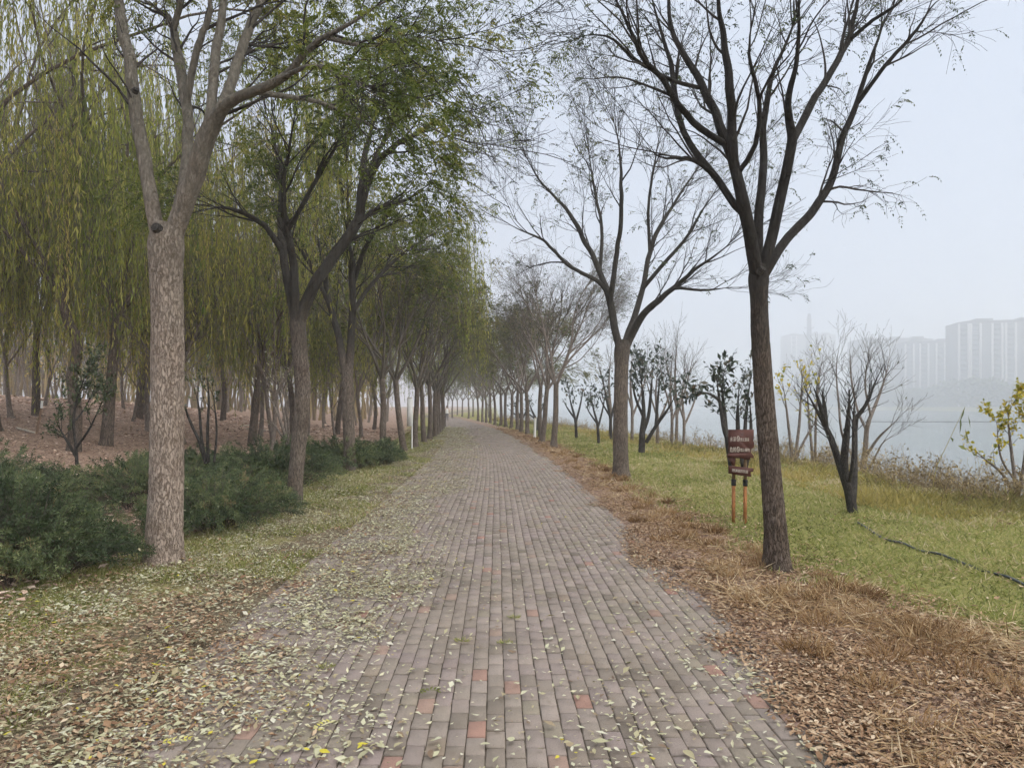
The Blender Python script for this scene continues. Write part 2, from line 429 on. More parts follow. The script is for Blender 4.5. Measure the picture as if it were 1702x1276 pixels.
def axis(*segs):
    out = []
    for a, b, st in segs: out += list(np.arange(a, b, st))
    return np.array(out + [segs[-1][1]])
gx = axis((-400, -60, 20), (-60, -24, 2), (-24, -5, 0.5), (-5, 4.4, 0.2), (4.4, 20, 0.4), (20, 412, 14), (412, 460, 2), (460, 1600, 40))
gy = axis((-60, -4, 6), (-4, 2, 1), (2, 30, 0.25), (30, 80, 0.7), (80, 200, 5), (200, 2000, 40))
X, Y = np.meshgrid(gx, gy)
Z = gz(X, Y)
nx_, ny_ = len(gx), len(gy)
ii = (np.arange(ny_ - 1)[:, None] * nx_ + np.arange(nx_ - 1)[None]).ravel()
g = MB().add(np.c_[X.ravel(), Y.ravel(), Z.ravel()], np.stack([ii, ii + 1, ii + nx_ + 1, ii + nx_], 1))
ground = g.build('ground', mat_ground(), smooth=True)
tag(ground, kind='structure')
U = (X - bend(np.minimum(Y, 130))).ravel()
green = np.where(U > 0, smooth((U - strip_end(Y.ravel()) + 0.3) / 0.7) * 1.0, 0.48 * smooth((-U - 2.2) / 0.5) * (1 - smooth((-U - 4.0) / 1.5)) + 0.25 * smooth((Y.ravel() - 24) / 30) * (U > -7))
litter = np.maximum(smooth((-U - 3.9) / 0.9), 0.8 * smooth((U - 1.5) / 0.3) * (1 - smooth((U - strip_end(Y.ravel())) / .6)))
for nm, val in (('green', green), ('litter', litter)):
    at = ground.data.attributes.new(nm, 'FLOAT', 'POINT'); at.data.foreach_set('value', np.clip(val, 0, 1).astype(np.float32))

# water
def mat_water():
    m, n, l, out = new_mat('river_water')
    b = principled(n, l, out, 0.14, 0.5)
    b.inputs['Base Color'].default_value = (0.10, 0.135, 0.125, 1)
    tc = n.new('ShaderNodeTexCoord')
    mp = n.new('ShaderNodeMapping'); mp.inputs['Scale'].default_value = (0.5, 1.6, 1); mp.inputs['Rotation'].default_value = (0, 0, 0.5)
    l.new(tc.outputs['Object'], mp.inputs[0])
    t = noise(n, 1.3, 4, 0.6, mp.outputs[0], l)
    bp = n.new('ShaderNodeBump'); bp.inputs['Strength'].default_value = 0.18; bp.inputs['Distance'].default_value = 0.08
    l.new(t.outputs[0], bp.inputs['Height']); l.new(bp.outputs[0], b.inputs['Normal'])
    return m
w = MB().add([[4, -59, WATER_Z], [444, -59, WATER_Z], [444, 1999, WATER_Z], [-20, 1999, WATER_Z], [-20, 90, WATER_Z]], [[0, 1, 2, 3, 4]])
tag(w.build('river', mat_water()), kind='structure')

# ------------------------------------------------------------------ the paved path
def mat_paver(name, per_object):
    m, n, l, out = new_mat(name)
    b = principled(n, l, out, 0.85, 0.25)
    if per_object:
        src = n.new('ShaderNodeObjectInfo').outputs['Random']
    else:
        a = n.new('ShaderNodeAttribute'); a.attribute_name = 'rnd'; src = a.outputs['Fac']
    r = ramp(n, [(0.0, (0.178, 0.148, 0.121)), (0.16, (0.240, 0.202, 0.166)), (0.34, (0.281, 0.237, 0.199)), (0.50, (0.250, 0.205, 0.184)), (0.66, (0.301, 0.254, 0.216)),
                 (0.80, (0.267, 0.217, 0.199)), (0.92, (0.255, 0.222, 0.169)), (0.965, (0.296, 0.217, 0.174)), (0.99, (0.316, 0.187, 0.146)), (1.0, (0.316, 0.162, 0.126))])
    l.new(src, r.inputs[0])
    ge = n.new('ShaderNodeNewGeometry')
    n1 = noise(n, 1.6, 8, 0.72, ge.outputs['Position'], l); n2 = noise(n, 160, 4, 0.7, ge.outputs['Position'], l)
    r1 = ramp(n, [(0.28, (0.74, 0.71, 0.65)), (0.5, (1, 1, 1)), (0.72, (1.16, 1.13, 1.09))]); l.new(n1.outputs[0], r1.inputs[0])
    r2 = ramp(n, [(0.3, (0.72, 0.72, 0.72)), (0.7, (1.15, 1.15, 1.15))]); l.new(n2.outputs[0], r2.inputs[0])
    c = r.outputs[0]
    for k in (r1, r2):
        mx = n.new('ShaderNodeMix'); mx.data_type = 'RGBA'; mx.blend_type = 'MULTIPLY'; mx.inputs[0].default_value = 0.85
        l.new(c, mx.inputs[6]); l.new(k.outputs[0], mx.inputs[7]); c = mx.outputs[2]
    n3 = noise(n, 0.9, 7, 0.7, ge.outputs['Position'], l)        # trodden-in earth and moss
    md = n.new('ShaderNodeMapRange'); md.inputs[1].default_value = 0.50; md.inputs[2].default_value = 0.72; md.inputs[4].default_value = 0.55; l.new(n3.outputs[0], md.inputs[0])
    mx = n.new('ShaderNodeMix'); mx.data_type = 'RGBA'; mx.inputs[7].default_value = (0.16, 0.145, 0.105, 1)
    l.new(md.outputs[0], mx.inputs[0]); l.new(c, mx.inputs[6]); c = mx.outputs[2]
    l.new(c, b.inputs['Base Color'])
    bp = n.new('ShaderNodeBump'); bp.inputs['Strength'].default_value = 0.5; bp.inputs['Distance'].default_value = 0.004
    l.new(n2.outputs[0], bp.inputs['Height']); l.new(bp.outputs[0], b.inputs['Normal'])
    return m

M['joint'] = mat_plain('joint_soil', (0.12, 0.10, 0.078), 0.95, 0.05, 0.45, 14)
yy = axis((-4, 20, 2.0), (20, 130, 1.0))
bed = MB()
c = bend(yy)
bed.add(np.concatenate([np.c_[c + PL, yy, np.full(len(yy), -0.0085)], np.c_[c + PR, yy, np.full(len(yy), -0.0085)]]),
        np.stack([np.arange(len(yy)-1), np.arange(len(yy)-1) + len(yy), np.arange(1, len(yy)) + len(yy), np.arange(1, len(yy))], 1))
path = bed.build('path', M['joint'])
tag(path, kind='structure')

BW, BL, GAP = 0.1, 0.2, 0.0045
cols = int(round((PR - PL) / BW))
M['paver_one'] = mat_paver('paver_one', True)
M['paver_many'] = mat_paver('paver_many', False)
def paver_shape(w, l, hz=0.055, bev=0.007):
    x, y = w / 2, l / 2
    V = np.array([[-x,-y,-hz],[x,-y,-hz],[x,y,-hz],[-x,y,-hz],
                  [-x,-y,-bev],[x,-y,-bev],[x,y,-bev],[-x,y,-bev],
                  [-x+bev,-y+bev,0],[x-bev,-y+bev,0],[x-bev,y-bev,0],[-x+bev,y-bev,0]])
    Fq = np.array([[8,9,10,11],[4,5,9,8],[5,6,10,9],[6,7,11,10],[7,4,8,11],[0,1,5,4],[1,2,6,5],[2,3,7,6],[3,0,4,7]])
    return V, Fq
pr = np.random.default_rng(3)
bricks = []
for cidx in range(cols):
    u = PL + (cidx + 0.5) * BW
    off = (0.5 * (cidx % 2) + pr.uniform(-0.08, 0.08)) * BL
    ys = np.arange(-3.0 + off, 118, BL)
    bricks.append(np.c_[np.full(len(ys), u), ys, pr.uniform(size=len(ys))])
bricks = np.concatenate(bricks)
bricks[:, 0] += 0.007 * vnoise(bricks[:, 1] * 0.5 + 3, bricks[:, 0] * 0.8) + pr.normal(size=len(bricks)) * 0.0009
# clusters of the same tone run along the path as they were laid
bricks[:, 2] = np.where(pr.uniform(size=len(bricks)) < 0.35, np.clip(0.5 + 0.38 * vnoise(bricks[:, 0] * 2.2, bricks[:, 1] * 1.1), 0.16, 0.9), bricks[:, 2])
near_d = bricks[:, 1]
in_frame = (np.abs(bricks[:, 0] - 0.021 * bricks[:, 1]) / np.maximum(bricks[:, 1], 0.1) < 0.71) & (bricks[:, 1] > 3.38)
order = np.argsort(np.where(in_frame, near_d, 999))
single = set(order[:300].tolist())
shapes = []
for k in range(6):
    V, Fq = paver_shape(BW - GAP - pr.uniform(0, 0.003), BL - 0.0105 - pr.uniform(0, 0.004), bev=pr.uniform(0.0028, 0.0045))
    V = V.copy(); V[8:, 2] += pr.uniform(-0.0015, 0.0015, 4); V[4:, :2] += pr.uniform(-0.0015, 0.0015, (8, 2))
    shapes.append((V, Fq, MB().add(V, Fq).mesh('paver', M['paver_one'])))
rest = MB()
tilt = pr.normal(size=(len(bricks), 2)) * np.array([0.014, 0.010])
lift = np.clip(pr.normal(size=len(bricks)) * 0.0016, -.003, .003) + 0.0025 * vnoise(bricks[:, 0] * 1.3, bricks[:, 1] * 1.3)
slopes = np.gradient(bend(bricks[:, 1] + np.array([[-0.5], [0.5]])), axis=0)[0]
BV, BF, BR = [], [], []
V0, Fq0, _ = shapes[0]
for k, (u, y, r) in enumerate(bricks):
    if k in single:
        o = bpy.data.objects.new('paver', shapes[k % 6][2]); COL.objects.link(o); o.parent = path
        o.location = (u, y, lift[k]); o.rotation_euler = (tilt[k, 0], tilt[k, 1], pr.normal() * 0.012)
mk = np.array([k not in single for k in range(len(bricks))])
bk = bricks[mk]; tl = tilt[mk]; lf = lift[mk]; sl = slopes[mk]
Vb = np.stack([shapes[k][0] for k in range(6)])[np.arange(len(bk)) % 6]
ca = np.cos(-sl + pr.normal(size=len(bk)) * 0.012)[:, None]; sa = np.sin(-sl + pr.normal(size=len(bk)) * 0.004)[:, None]
Wx = Vb[:, :, 0] * ca - Vb[:, :, 1] * sa + (bk[:, 0] + bend(bk[:, 1]))[:, None]
Wy = Vb[:, :, 0] * sa + Vb[:, :, 1] * ca + bk[:, 1][:, None]
Wz = Vb[:, :, 2] + Vb[:, :, 1] * tl[:, :1] + Vb[:, :, 0] * tl[:, 1:] + lf[:, None]
rest.add(np.stack([Wx, Wy, Wz], -1).reshape(-1, 3), (Fq0[None] + (np.arange(len(bk)) * 12)[:, None, None]).reshape(-1, 4), np.repeat(bk[:, 2], 12))
pv = rest.build('paving', M['paver_many'], path)
tag(pv, kind='stuff')

# ------------------------------------------------------------------ trees
def trace(limb, d0, n=16):
    """a limb traced as (px, py, radius px, depth offset m) -> points and radii"""
    a = np.array([(p + (0,))[:4] if len(p) == 3 else p for p in limb], float)
    P = np.array([unproj(x, y, d0 + dd) for x, y, r, dd in a])
    R = a[:, 2] / F * (d0 + a[:, 3])
    s = spline(np.c_[P, R], n)
    q = np.linspace(0, 1, n)
    return s[:, :3], np.maximum(s[:, 3] * np.clip((1 - q) / 0.4, 0.1, 1) ** 0.7, 0.003)

def stack(traced):
    return np.stack([t[0] for t in traced]), np.stack([t[1] for t in traced])

_bn = np.random.default_rng(11).uniform(0, 1, (48, 400))
def bark_tube(mb, pts, rad, sides=48, rings=110, amp=0.008, foot=None, knots=()):
    """a trunk with furrowed bark standing out of its round"""
    s = spline(np.c_[pts, rad], rings)
    V, Fc = tubes(s[None, :, :3], s[None, :, 3], sides)
    V = V.reshape(rings, sides, 3)
    ctr = s[:, None, :3]; out = norm(V - ctr)
    h = np.linspace(0, np.linalg.norm(np.diff(s[:, :3], axis=0), axis=1).sum(), rings)[:, None]
    a = np.arange(sides)[None] / sides
    def pn(fa, fh):
        ia = a * fa + np.zeros_like(h); ih = h * fh + np.zeros_like(a)
        i0 = np.floor(ia).astype(int); j0 = np.floor(ih).astype(int); fx = smooth(ia - i0); fy = smooth(ih - j0)
        gI = lambda i, j: _bn[(i % fa) % 48, j % 400]
        return (gI(i0, j0)*(1-fx)+gI(i0+1, j0)*fx)*(1-fy) + (gI(i0, j0+1)*(1-fx)+gI(i0+1, j0+1)*fx)*fy
    rid = 1 - np.abs(2 * pn(24, 9) - 1) + 0.5 * (1 - np.abs(2 * pn(36, 18) - 1)) + 1.2 * pn(6, 2.2)
    disp = (rid - 1.3) * amp
    if foot: disp = disp + foot * (np.exp(-h / 0.10) + 0.5 * np.exp(-h / 0.4)) * (0.35 + 1.2 * pn(6, 0.5))
    V = V + out * disp[:, :, None]
    mb.add(V.reshape(-1, 3), Fc)
    return s

def bud_scar(mb, p, d, r):
    """stub of a pruned branch"""
    d = norm(np.array(d, float))
    q = np.stack([p, p + d * r * 0.9, p + d * r * 1.7]); mb.tube(q, np.array([r * 1.25, r, r * 0.85]), 9, cap=True)

def dress(limbs, radii, spec, rng, ctr):
    """twigs and leaves on the main limbs"""
    tw, lv = MB(), MB()
    P2, R2 = grow(limbs, radii, spec['n2'], (0.22, 1), (22, 55), spec['L2'], 9, spec.get('up', 0.35), 0.11, 0.55, 0.003, 0.02, 0.45, ctr, rng)
    big = radii[:, 0] > 0.024
    T2, TR2 = grow(limbs[big], radii[big], 6 * int(big.sum()), (0.84, 1), (4, 30), (spec['L2'][0] * 1.2, spec['L2'][1]), 9, spec.get('up', 0.35), 0.08, 0.85, 0.003, 0.02, 0.0, None, rng)
    P2, R2 = np.concatenate([P2, T2]), np.concatenate([R2, TR2])
    P3, R3 = grow(P2, R2, spec['n3'], (0.15, 1), (22, 58), spec['L3'], 7, spec.get('up', 0.35), 0.13, 0.6, 0.002, 0.01, 0.4, ctr, rng)
    P4, R4 = grow(P3, R3, spec['n4'], (0.15, 1), (20, 60), spec['L4'], 5, spec.get('up4', 0.25), 0.16, 0.65, spec.get('tip', 0.0016), 0.005, 0.3, None, rng)
    tw.tube(P2, R2, 6); tw.tube(P3, R3, 4); tw.tube(P4, R4, 3)
    n = spec['leaves']
    if n:
        src = np.concatenate([P4[:, -3:].reshape(-1, 3), P3[:, -2:].reshape(-1, 3), P4[:, -2:].reshape(-1, 3)])
        dr = np.concatenate([np.repeat(P4[:, -1] - P4[:, -2], 3, 0), np.repeat(P3[:, -1] - P3[:, -2], 2, 0), np.repeat(P4[:, -1] - P4[:, -2], 2, 0)])
        keep = spec.get('keep')
        if keep is not None:
            w_ = keep(src); w_ = w_ / w_.sum()
            i = rng.choice(len(src), n, p=w_)
        else:
            i = rng.integers(0, len(src), n)
        rr = np.clip(0.45 + 0.35 * vnoise(src[i, 0] * 1.3 + src[i, 1], src[i, 2] * 1.3) + rng.normal(size=n) * 0.15, 0, 1)
        compound(lv, src[i], norm(dr[i]), spec.get('size', 0.17), spec.get('pairs', 5), spec.get('leaf', 0.04), rng, rr, spec.get('wid', 0.42))
    return tw, lv

def traced_tree(name, label, group, base_px, d0, trunk, limbs, mats, spec, seed, amp=0.007, foot=0.04, scars=()):
    rng = np.random.default_rng(seed)
    tp = np.array([list(unproj(x, y, d0)) + [r / F * d0] for x, y, r in trunk])
    b = tp[0, :3].copy(); b[2] = float(gz(b[0], b[1]))
    tp[0, 2] = b[2] - 0.06
    root = empty(name, tuple(b))
    tag(root, label, 'tree', group)
    mb = MB()
    bark_tube(mb, tp[:, :3] - b, tp[:, 3], 56, 120, amp, foot)
    tr = mb.build('trunk', mats[0], root, True)
    LP, LR = stack([trace(l, d0, 20) for l in limbs])
    LP = LP - b
    # small crookedness of grown wood
    w_ = rng.normal(size=LP.shape) * np.minimum(0.012, LR * 0.16)[:, :, None]; w_[:, 0] = 0
    LP = LP + w_ * np.linspace(0, 1, LP.shape[1])[None, :, None] * 2
    for k in range(len(LP)):
        m2 = MB()
        if LR[k, 0] > 0.05: bark_tube(m2, LP[k], LR[k], 24, 60, amp * 0.35)
        else: m2.tube(LP[k], LR[k], 10)
        if LR[k, 0] > 0.03 and k % 2 == 0:
            j = rng.integers(6, 13); dv = norm(rng.normal(size=3) + np.array([0, -0.4, 0.6])); bud_scar(m2, LP[k, j] + dv * LR[k, j] * 0.6, dv, LR[k, j] * 0.42)
        m2.build('limb', mats[1], root, True)
    for (x, y, r, dx, dy) in scars:
        m3 = MB(); p = unproj(x, y, d0 - 0.1) - b
        bud_scar(m3, p, (dx, -0.6, dy), r / F * d0); m3.build('pruned_stub', M['limb_dark'], root, True)
    ctr = tp[-1, :3] - b
    tw, lv = dress(LP, LR, spec, rng, ctr)
    t_o = tw.build('twigs', mats[2], root)
    tag(t_o, kind='stuff')
    if spec['leaves']: lv.build('crown', mats[3], root)
    return root

RIVER_ROW = 'trees in a row along the river side of the path'
WOOD_ROW = 'trees in a row along the wood side of the path'

# nearest tree on the river side
traced_tree('street_tree', 'dark forked tree with few leaves just behind the brown sign', RIVER_ROW, (1292, 945), 7.74,
    [(1294, 948, 19), (1290, 890, 17), (1284, 820, 16), (1278, 750, 16), (1270, 650, 15.5), (1264, 560, 14.5), (1262, 500, 14), (1261, 462, 16), (1262, 440, 11)],
    [[(1260, 475, 10.12), (1254, 440, 10.12), (1241, 371, 9.20, .1), (1225, 290, 8.74, .15), (1207, 236, 8.28, .2), (1190, 190, 6.90, .3), (1171, 150, 6.44, .4), (1145, 105, 5.52, .5), (1121, 65, 5.06, .6), (1111, 0, 4.60, .7), (1104, -90, 2.76, .8)],
     [(1262, 470, 10.12), (1252, 420, 10.12, -.1), (1240, 350, 9.20, -.25), (1221, 281, 8.74, -.3), (1216, 220, 7.82, -.3), (1216, 165, 7.36, -.35), (1204, 70, 6.44, -.4), (1194, 0, 5.52, -.5), (1190, -110, 2.76, -.6)],
     [(1240, 360, 5.52, .1), (1221, 341, 5.98, .2), (1191, 296, 5.98, .4), (1151, 246, 5.52, .6), (1126, 186, 5.06, .8), (1116, 110, 4.14, 1), (1090, 20, 3.22, 1.2), (1070, -60, 1.84, 1.3)],
     [(1206, 240, 5.52, .2), (1161, 211, 5.52, .0), (1121, 165, 5.06, -.3), (1101, 130, 4.60, -.45), (1071, 100, 4.14, -.6), (1046, 45, 3.68, -.7), (1020, -10, 2.76, -.8), (1000, -70, 1.84, -.9)],
     [(1161, 146, 3.68, .4), (1116, 133, 3.31, .2), (1056, 100, 2.94, 0), (1020, 66, 2.58, -.2), (980, 58, 1.84, -.3), (945, 70, 1.10, -.4)],
     [(1262, 470, 8.28), (1260, 430, 7.82, .2), (1262, 351, 7.36, .4), (1270, 276, 6.44, .6), (1268, 216, 5.52, .7), (1280, 140, 4.60, .8), (1315, 50, 3.68, .9), (1335, -10, 2.76, 1)],
     [(1264, 470, 10.12), (1274, 430, 9.20), (1290, 361, 8.74), (1305, 291, 8.28, -.1), (1315, 231, 7.82, -.2), (1310, 170, 5.52, -.4), (1325, 100, 4.60, -.6), (1328, 0, 3.68, -.8), (1335, -80, 1.84, -.9)],
     [(1315, 240, 6.44, -.2), (1345, 180, 6.44, 0), (1380, 120, 5.52, .2), (1410, 65, 5.06, .4), (1425, 0, 4.14, .5), (1440, -80, 2.30, .6)],
     [(1406, 72, 3.68, .4), (1450, 35, 3.13, .2), (1490, 8, 2.58, 0), (1530, -30, 1.84, -.1)],
     [(1264, 468, 8.28), (1280, 440, 7.82), (1305, 401, 7.36, .2), (1355, 346, 6.90, .4), (1385, 291, 5.98, .5), (1400, 231, 5.52, .6), (1425, 170, 4.60, .7), (1445, 105, 4.14, .8), (1465, 50, 3.22, .9), (1490, -10, 2.30, 1)],
     [(1425, 172, 3.68, .7), (1475, 105, 3.31, .5), (1520, 55, 2.76, .4), (1550, 10, 2.02, .3), (1590, -20, 1.29, .2)],
     [(1226, 290, 4.60, -.3), (1255, 240, 4.14, -.5), (1262, 170, 3.68, -.7), (1245, 90, 3.22, -.9), (1255, 10, 2.30, -1)],
     [(1196, 300, 3.68, .4), (1150, 265, 3.13, .1), (1100, 262, 2.39, -.1), (1075, 245, 1.66, -.2)]],
    (M['bark_dark'], M['bark_dark'], M['twig_dark'], M['leaf_sparse']),
    dict(n2=115, n3=560, n4=3000, L2=(0.5, 1.4), L3=(0.3, 0.9), L4=(0.18, 0.55), leaves=1300, size=0.17, leaf=0.038, up=0.2, up4=0.05), 101, 0.006, 0.075, [(1262, 452, 6, .3, .4)])

# second tree on the river side
traced_tree('street_tree', 'nearly bare wide-crowned tree standing at the strip of dry grass beyond the brown sign', RIVER_ROW, (1032, 793), 17.7,
    [(1033, 794, 15), (1032, 770, 12.5), (1031, 720, 12), (1032, 660, 11.5), (1033, 610, 11.5), (1034, 582, 13), (1036, 565, 9)],
    [[(1033, 590, 6.24), (1021, 542, 6.24), (1013, 497, 5.85, .2), (996, 451, 4.68, .5), (970, 396, 3.90, .8), (940, 346, 3.12, 1.1), (895, 296, 2.34, 1.5), (860, 231, 1.56, 1.8)],
     [(1014, 500, 4.68), (1026, 416, 3.90, -.3), (1033, 351, 3.51, -.6), (1031, 260, 2.73, -.8), (1018, 190, 1.56, -1)],
     [(1008, 485, 3.51), (993, 467, 3.51, -.2), (945, 441, 2.81, -.7), (905, 401, 2.34, -1.1), (860, 380, 1.72, -1.5), (830, 362, 1.09, -1.7)],
     [(1036, 585, 5.46), (1042, 560, 5.46, .3), (1056, 522, 5.07, .6), (1071, 467, 4.29, .9), (1081, 416, 3.90, 1.2), (1106, 361, 3.12, 1.5), (1146, 300, 2.34, 1.9), (1180, 250, 1.40, 2.2)],
     [(1068, 480, 3.51, .8), (1101, 441, 3.12, .5), (1141, 395, 2.50, .2), (1171, 345, 2.03, 0), (1200, 300, 1.25, -.2)],
     [(1036, 588, 6.24), (1048, 562, 5.85), (1066, 527, 5.85, -.3), (1091, 502, 5.07, -.6), (1126, 472, 3.90, -1), (1166, 441, 3.12, -1.4), (1206, 411, 2.34, -1.8), (1230, 385, 1.40, -2)],
     [(1120, 478, 2.34, -1), (1171, 482, 2.03, -1.3), (1216, 477, 1.25, -1.5)],
     [(1080, 420, 2.73, 1.2), (1078, 340, 2.34, 1), (1090, 260, 1.72, .8), (1100, 200, 1.09, .6)],
     [(997, 455, 3.12, .5), (1000, 380, 2.65, .9), (985, 300, 2.03, 1.3), (975, 225, 1.25, 1.5)]],
    (M['bark_mid'], M['bark_mid'], M['twig_dark'], M['leaf_sparse']),
    dict(n2=105, n3=620, n4=3000, L2=(0.8, 2.2), L3=(0.5, 1.3), L4=(0.25, 0.7), leaves=520, size=0.24, leaf=0.065, tip=0.0022), 102, 0.006, 0.05)

# nearest tree on the wood side
traced_tree('street_tree', 'thick pale-barked tree forking into three limbs beside the junipers', WOOD_ROW, (272, 938), 7.95,
    [(271, 942, 29), (273, 900, 27), (276, 800, 26), (278, 700, 26), (279, 600, 26), (278, 520, 25), (276, 450, 26), (276, 405, 28), (278, 372, 20)],
    [[(270, 420, 12.32), (261, 381, 11.88), (246, 301, 11.00, .1), (228, 201, 10.56, .2), (216, 110, 9.68, .3), (201, 30, 8.80, .4), (192, -60, 7.92, .5), (180, -180, 5.28, .6)],
     [(282, 420, 15.84), (291, 381, 15.84), (321, 301, 15.40, -.1), (346, 216, 14.96, -.2), (362, 190, 12.32, -.3), (381, 172, 9.68, -.4), (426, 150, 7.92, -.6), (475, 125, 7.04, -.8), (530, 70, 6.16, -1), (580, 40, 5.28, -1.2), (630, 8, 3.96, -1.3), (690, -30, 2.64, -1.4)],
     [(340, 235, 8.80, -.2), (350, 190, 8.36, 0), (354, 140, 7.92, .2), (358, 90, 7.48, .4), (369, 30, 6.60, .6), (374, -40, 5.28, .7), (380, -140, 2.64, .8)],
     [(352, 215, 9.68, -.2), (372, 170, 8.80, .1), (386, 130, 8.36, .3), (401, 85, 7.92, .5), (428, 15, 6.60, .8), (450, -60, 4.40, 1), (470, -150, 2.64, 1.2)],
     [(286, 390, 7.92), (294, 355, 8.36), (306, 301, 8.80, .4), (313, 211, 8.80, .7), (306, 150, 8.36, .9), (293, 90, 7.92, 1.1), (283, 35, 6.60, 1.3), (262, 15, 4.84, 1.5), (236, -5, 3.96, 1.7), (220, -50, 2.64, 1.8)],
     [(309, 175, 6.16, .8), (326, 90, 5.72, .7), (346, 25, 4.84, .6), (356, -60, 3.08, .5)],
     [(287, 55, 5.28, 1.2), (300, 5, 4.84, 1.1), (318, -70, 3.52, 1)],
     [(420, 152, 5.28, -.6), (470, 160, 4.40, -.2), (530, 170, 3.52, .3), (600, 200, 2.64, .8), (660, 230, 1.76, 1.2)],
     [(540, 62, 4.40, -1), (600, 75, 3.52, -1.3), (650, 72, 2.64, -1.5), (700, 62, 1.94, -1.6), (740, 70, 1.23, -1.7)],
     [(470, 128, 4.40, -.8), (520, 110, 3.52, -1.2), (580, 130, 2.64, -1.6), (640, 170, 1.76, -2)]],
    (M['bark_pale'], M['bark_pale'], M['twig_dark'], M['leaf_green']),
    dict(n2=110, n3=520, n4=2200, L2=(0.6, 1.8), L3=(0.4, 1.0), L4=(0.2, 0.5), leaves=4600, size=0.18, leaf=0.046, up=0.15, up4=-0.1,
         keep=lambda s: np.where(s[:, 0] > 0.2, 0.8, 0.6) * np.where(s[:, 2] > 3.4, 1, 0.5) * (CX + F * (s[:, 0] - 3.57) / np.maximum(s[:, 1] + 7.95, 2) < 770)), 103, 0.009, 0.085, [(268, 385, 9, -.2, .2), (224, 152, 5, .8, .3)])

# second tree on the wood side
traced_tree('street_tree', 'slim tree with bent trunk and long limb leaning over the path, behind the pale-barked one', WOOD_ROW, (490, 838), 12.8,
    [(489, 840, 13), (491, 800, 11.5), (496, 740, 12), (501, 690, 12.5), (503, 640, 13), (499, 590, 12), (495, 545, 13), (494, 520, 10)],
    [[(492, 540, 7), (482, 490, 7), (475, 452, 6.5, .1), (470, 416, 6.5, .2), (465, 370, 5, .5), (468, 311, 5, .7), (460, 250, 4, .9), (440, 180, 2.5, 1.1)],
     [(494, 540, 7.5), (490, 490, 7, -.1), (487, 440, 6.5, -.2), (478, 381, 6, -.4), (470, 330, 5, -.6), (480, 250, 4, -.8), (495, 170, 2.5, -1)],
     [(471, 420, 5, .2), (440, 376, 4.5, .1), (400, 352, 3.6, -.3), (365, 345, 2.8, -.6), (330, 352, 1.6, -.9)],
     [(497, 535, 10), (506, 510, 10), (530, 461, 9.5), (566, 411, 9, .2), (596, 366, 8.5, .3), (600, 311, 6.5, .5), (611, 241, 5, .7), (628, 180, 3.5, .9), (640, 120, 2, 1)],
     [(592, 372, 6, .3), (621, 281, 5.5, .1), (661, 241, 4.5, -.2), (710, 211, 3.4, -.5), (745, 185, 2.2, -.8), (765, 165, 1.2, -1)],
     [(604, 300, 4, .5), (640, 230, 3.5, .9), (665, 170, 2.8, 1.2), (690, 110, 1.6, 1.5)],
     [(596, 370, 4, .3), (630, 345, 3.2, .5), (680, 330, 2.4, .8), (720, 300, 1.4, 1)],
     [(478, 385, 4, -.4), (520, 310, 3.5, -.7), (560, 240, 2.8, -1), (590, 170, 1.8, -1.2)]],
    (M['bark_mid'], M['bark_mid'], M['twig_dark'], M['leaf_green']),
    dict(n2=100, n3=480, n4=2200, L2=(0.7, 1.9), L3=(0.4, 1.1), L4=(0.2, 0.55), leaves=4200, size=0.22, leaf=0.055, up=0.2, up4=-0.05), 104, 0.006, 0.05)

# third tree on the wood side
traced_tree('street_tree', 'upright tree splitting low into two stems at the last juniper clump', WOOD_ROW, (582, 783), 19.2,
    [(582, 784, 11), (581, 750, 9.5), (579, 700, 9.5), (578, 660, 9.5), (577, 625, 9.5), (576, 605, 7)],
    [[(575, 625, 7), (566, 575, 6), (556, 530, 5.5, .3), (545, 492, 5, .6), (540, 451, 4, .9), (530, 400, 3, 1.2), (525, 350, 1.8, 1.4)],
     [(580, 620, 7), (584, 552, 6), (586, 467, 5.5, -.2), (581, 391, 4.5, -.4), (577, 300, 3.2, -.6), (575, 230, 1.8, -.8)],
     [(586, 475, 4), (606, 416, 3.8, -.4), (640, 360, 3, -.8), (680, 310, 2, -1.2)],
     [(585, 520, 3.6), (620, 470, 3.2, .5), (670, 420, 2.6, 1), (720, 390, 1.6, 1.4)],
     [(552, 515, 3.4, .3), (520, 450, 3, .2), (490, 400, 2.2, 0), (470, 360, 1.4, -.2)]],
    (M['bark_mid'], M['bark_mid'], M['twig_dark'], M['leaf_green']),
    dict(n2=75, n3=380, n4=1700, L2=(0.9, 2.4), L3=(0.5, 1.3), L4=(0.25, 0.7), leaves=3000, size=0.28, leaf=0.075, pairs=4, up=0.25), 105, 0.005, 0.05)

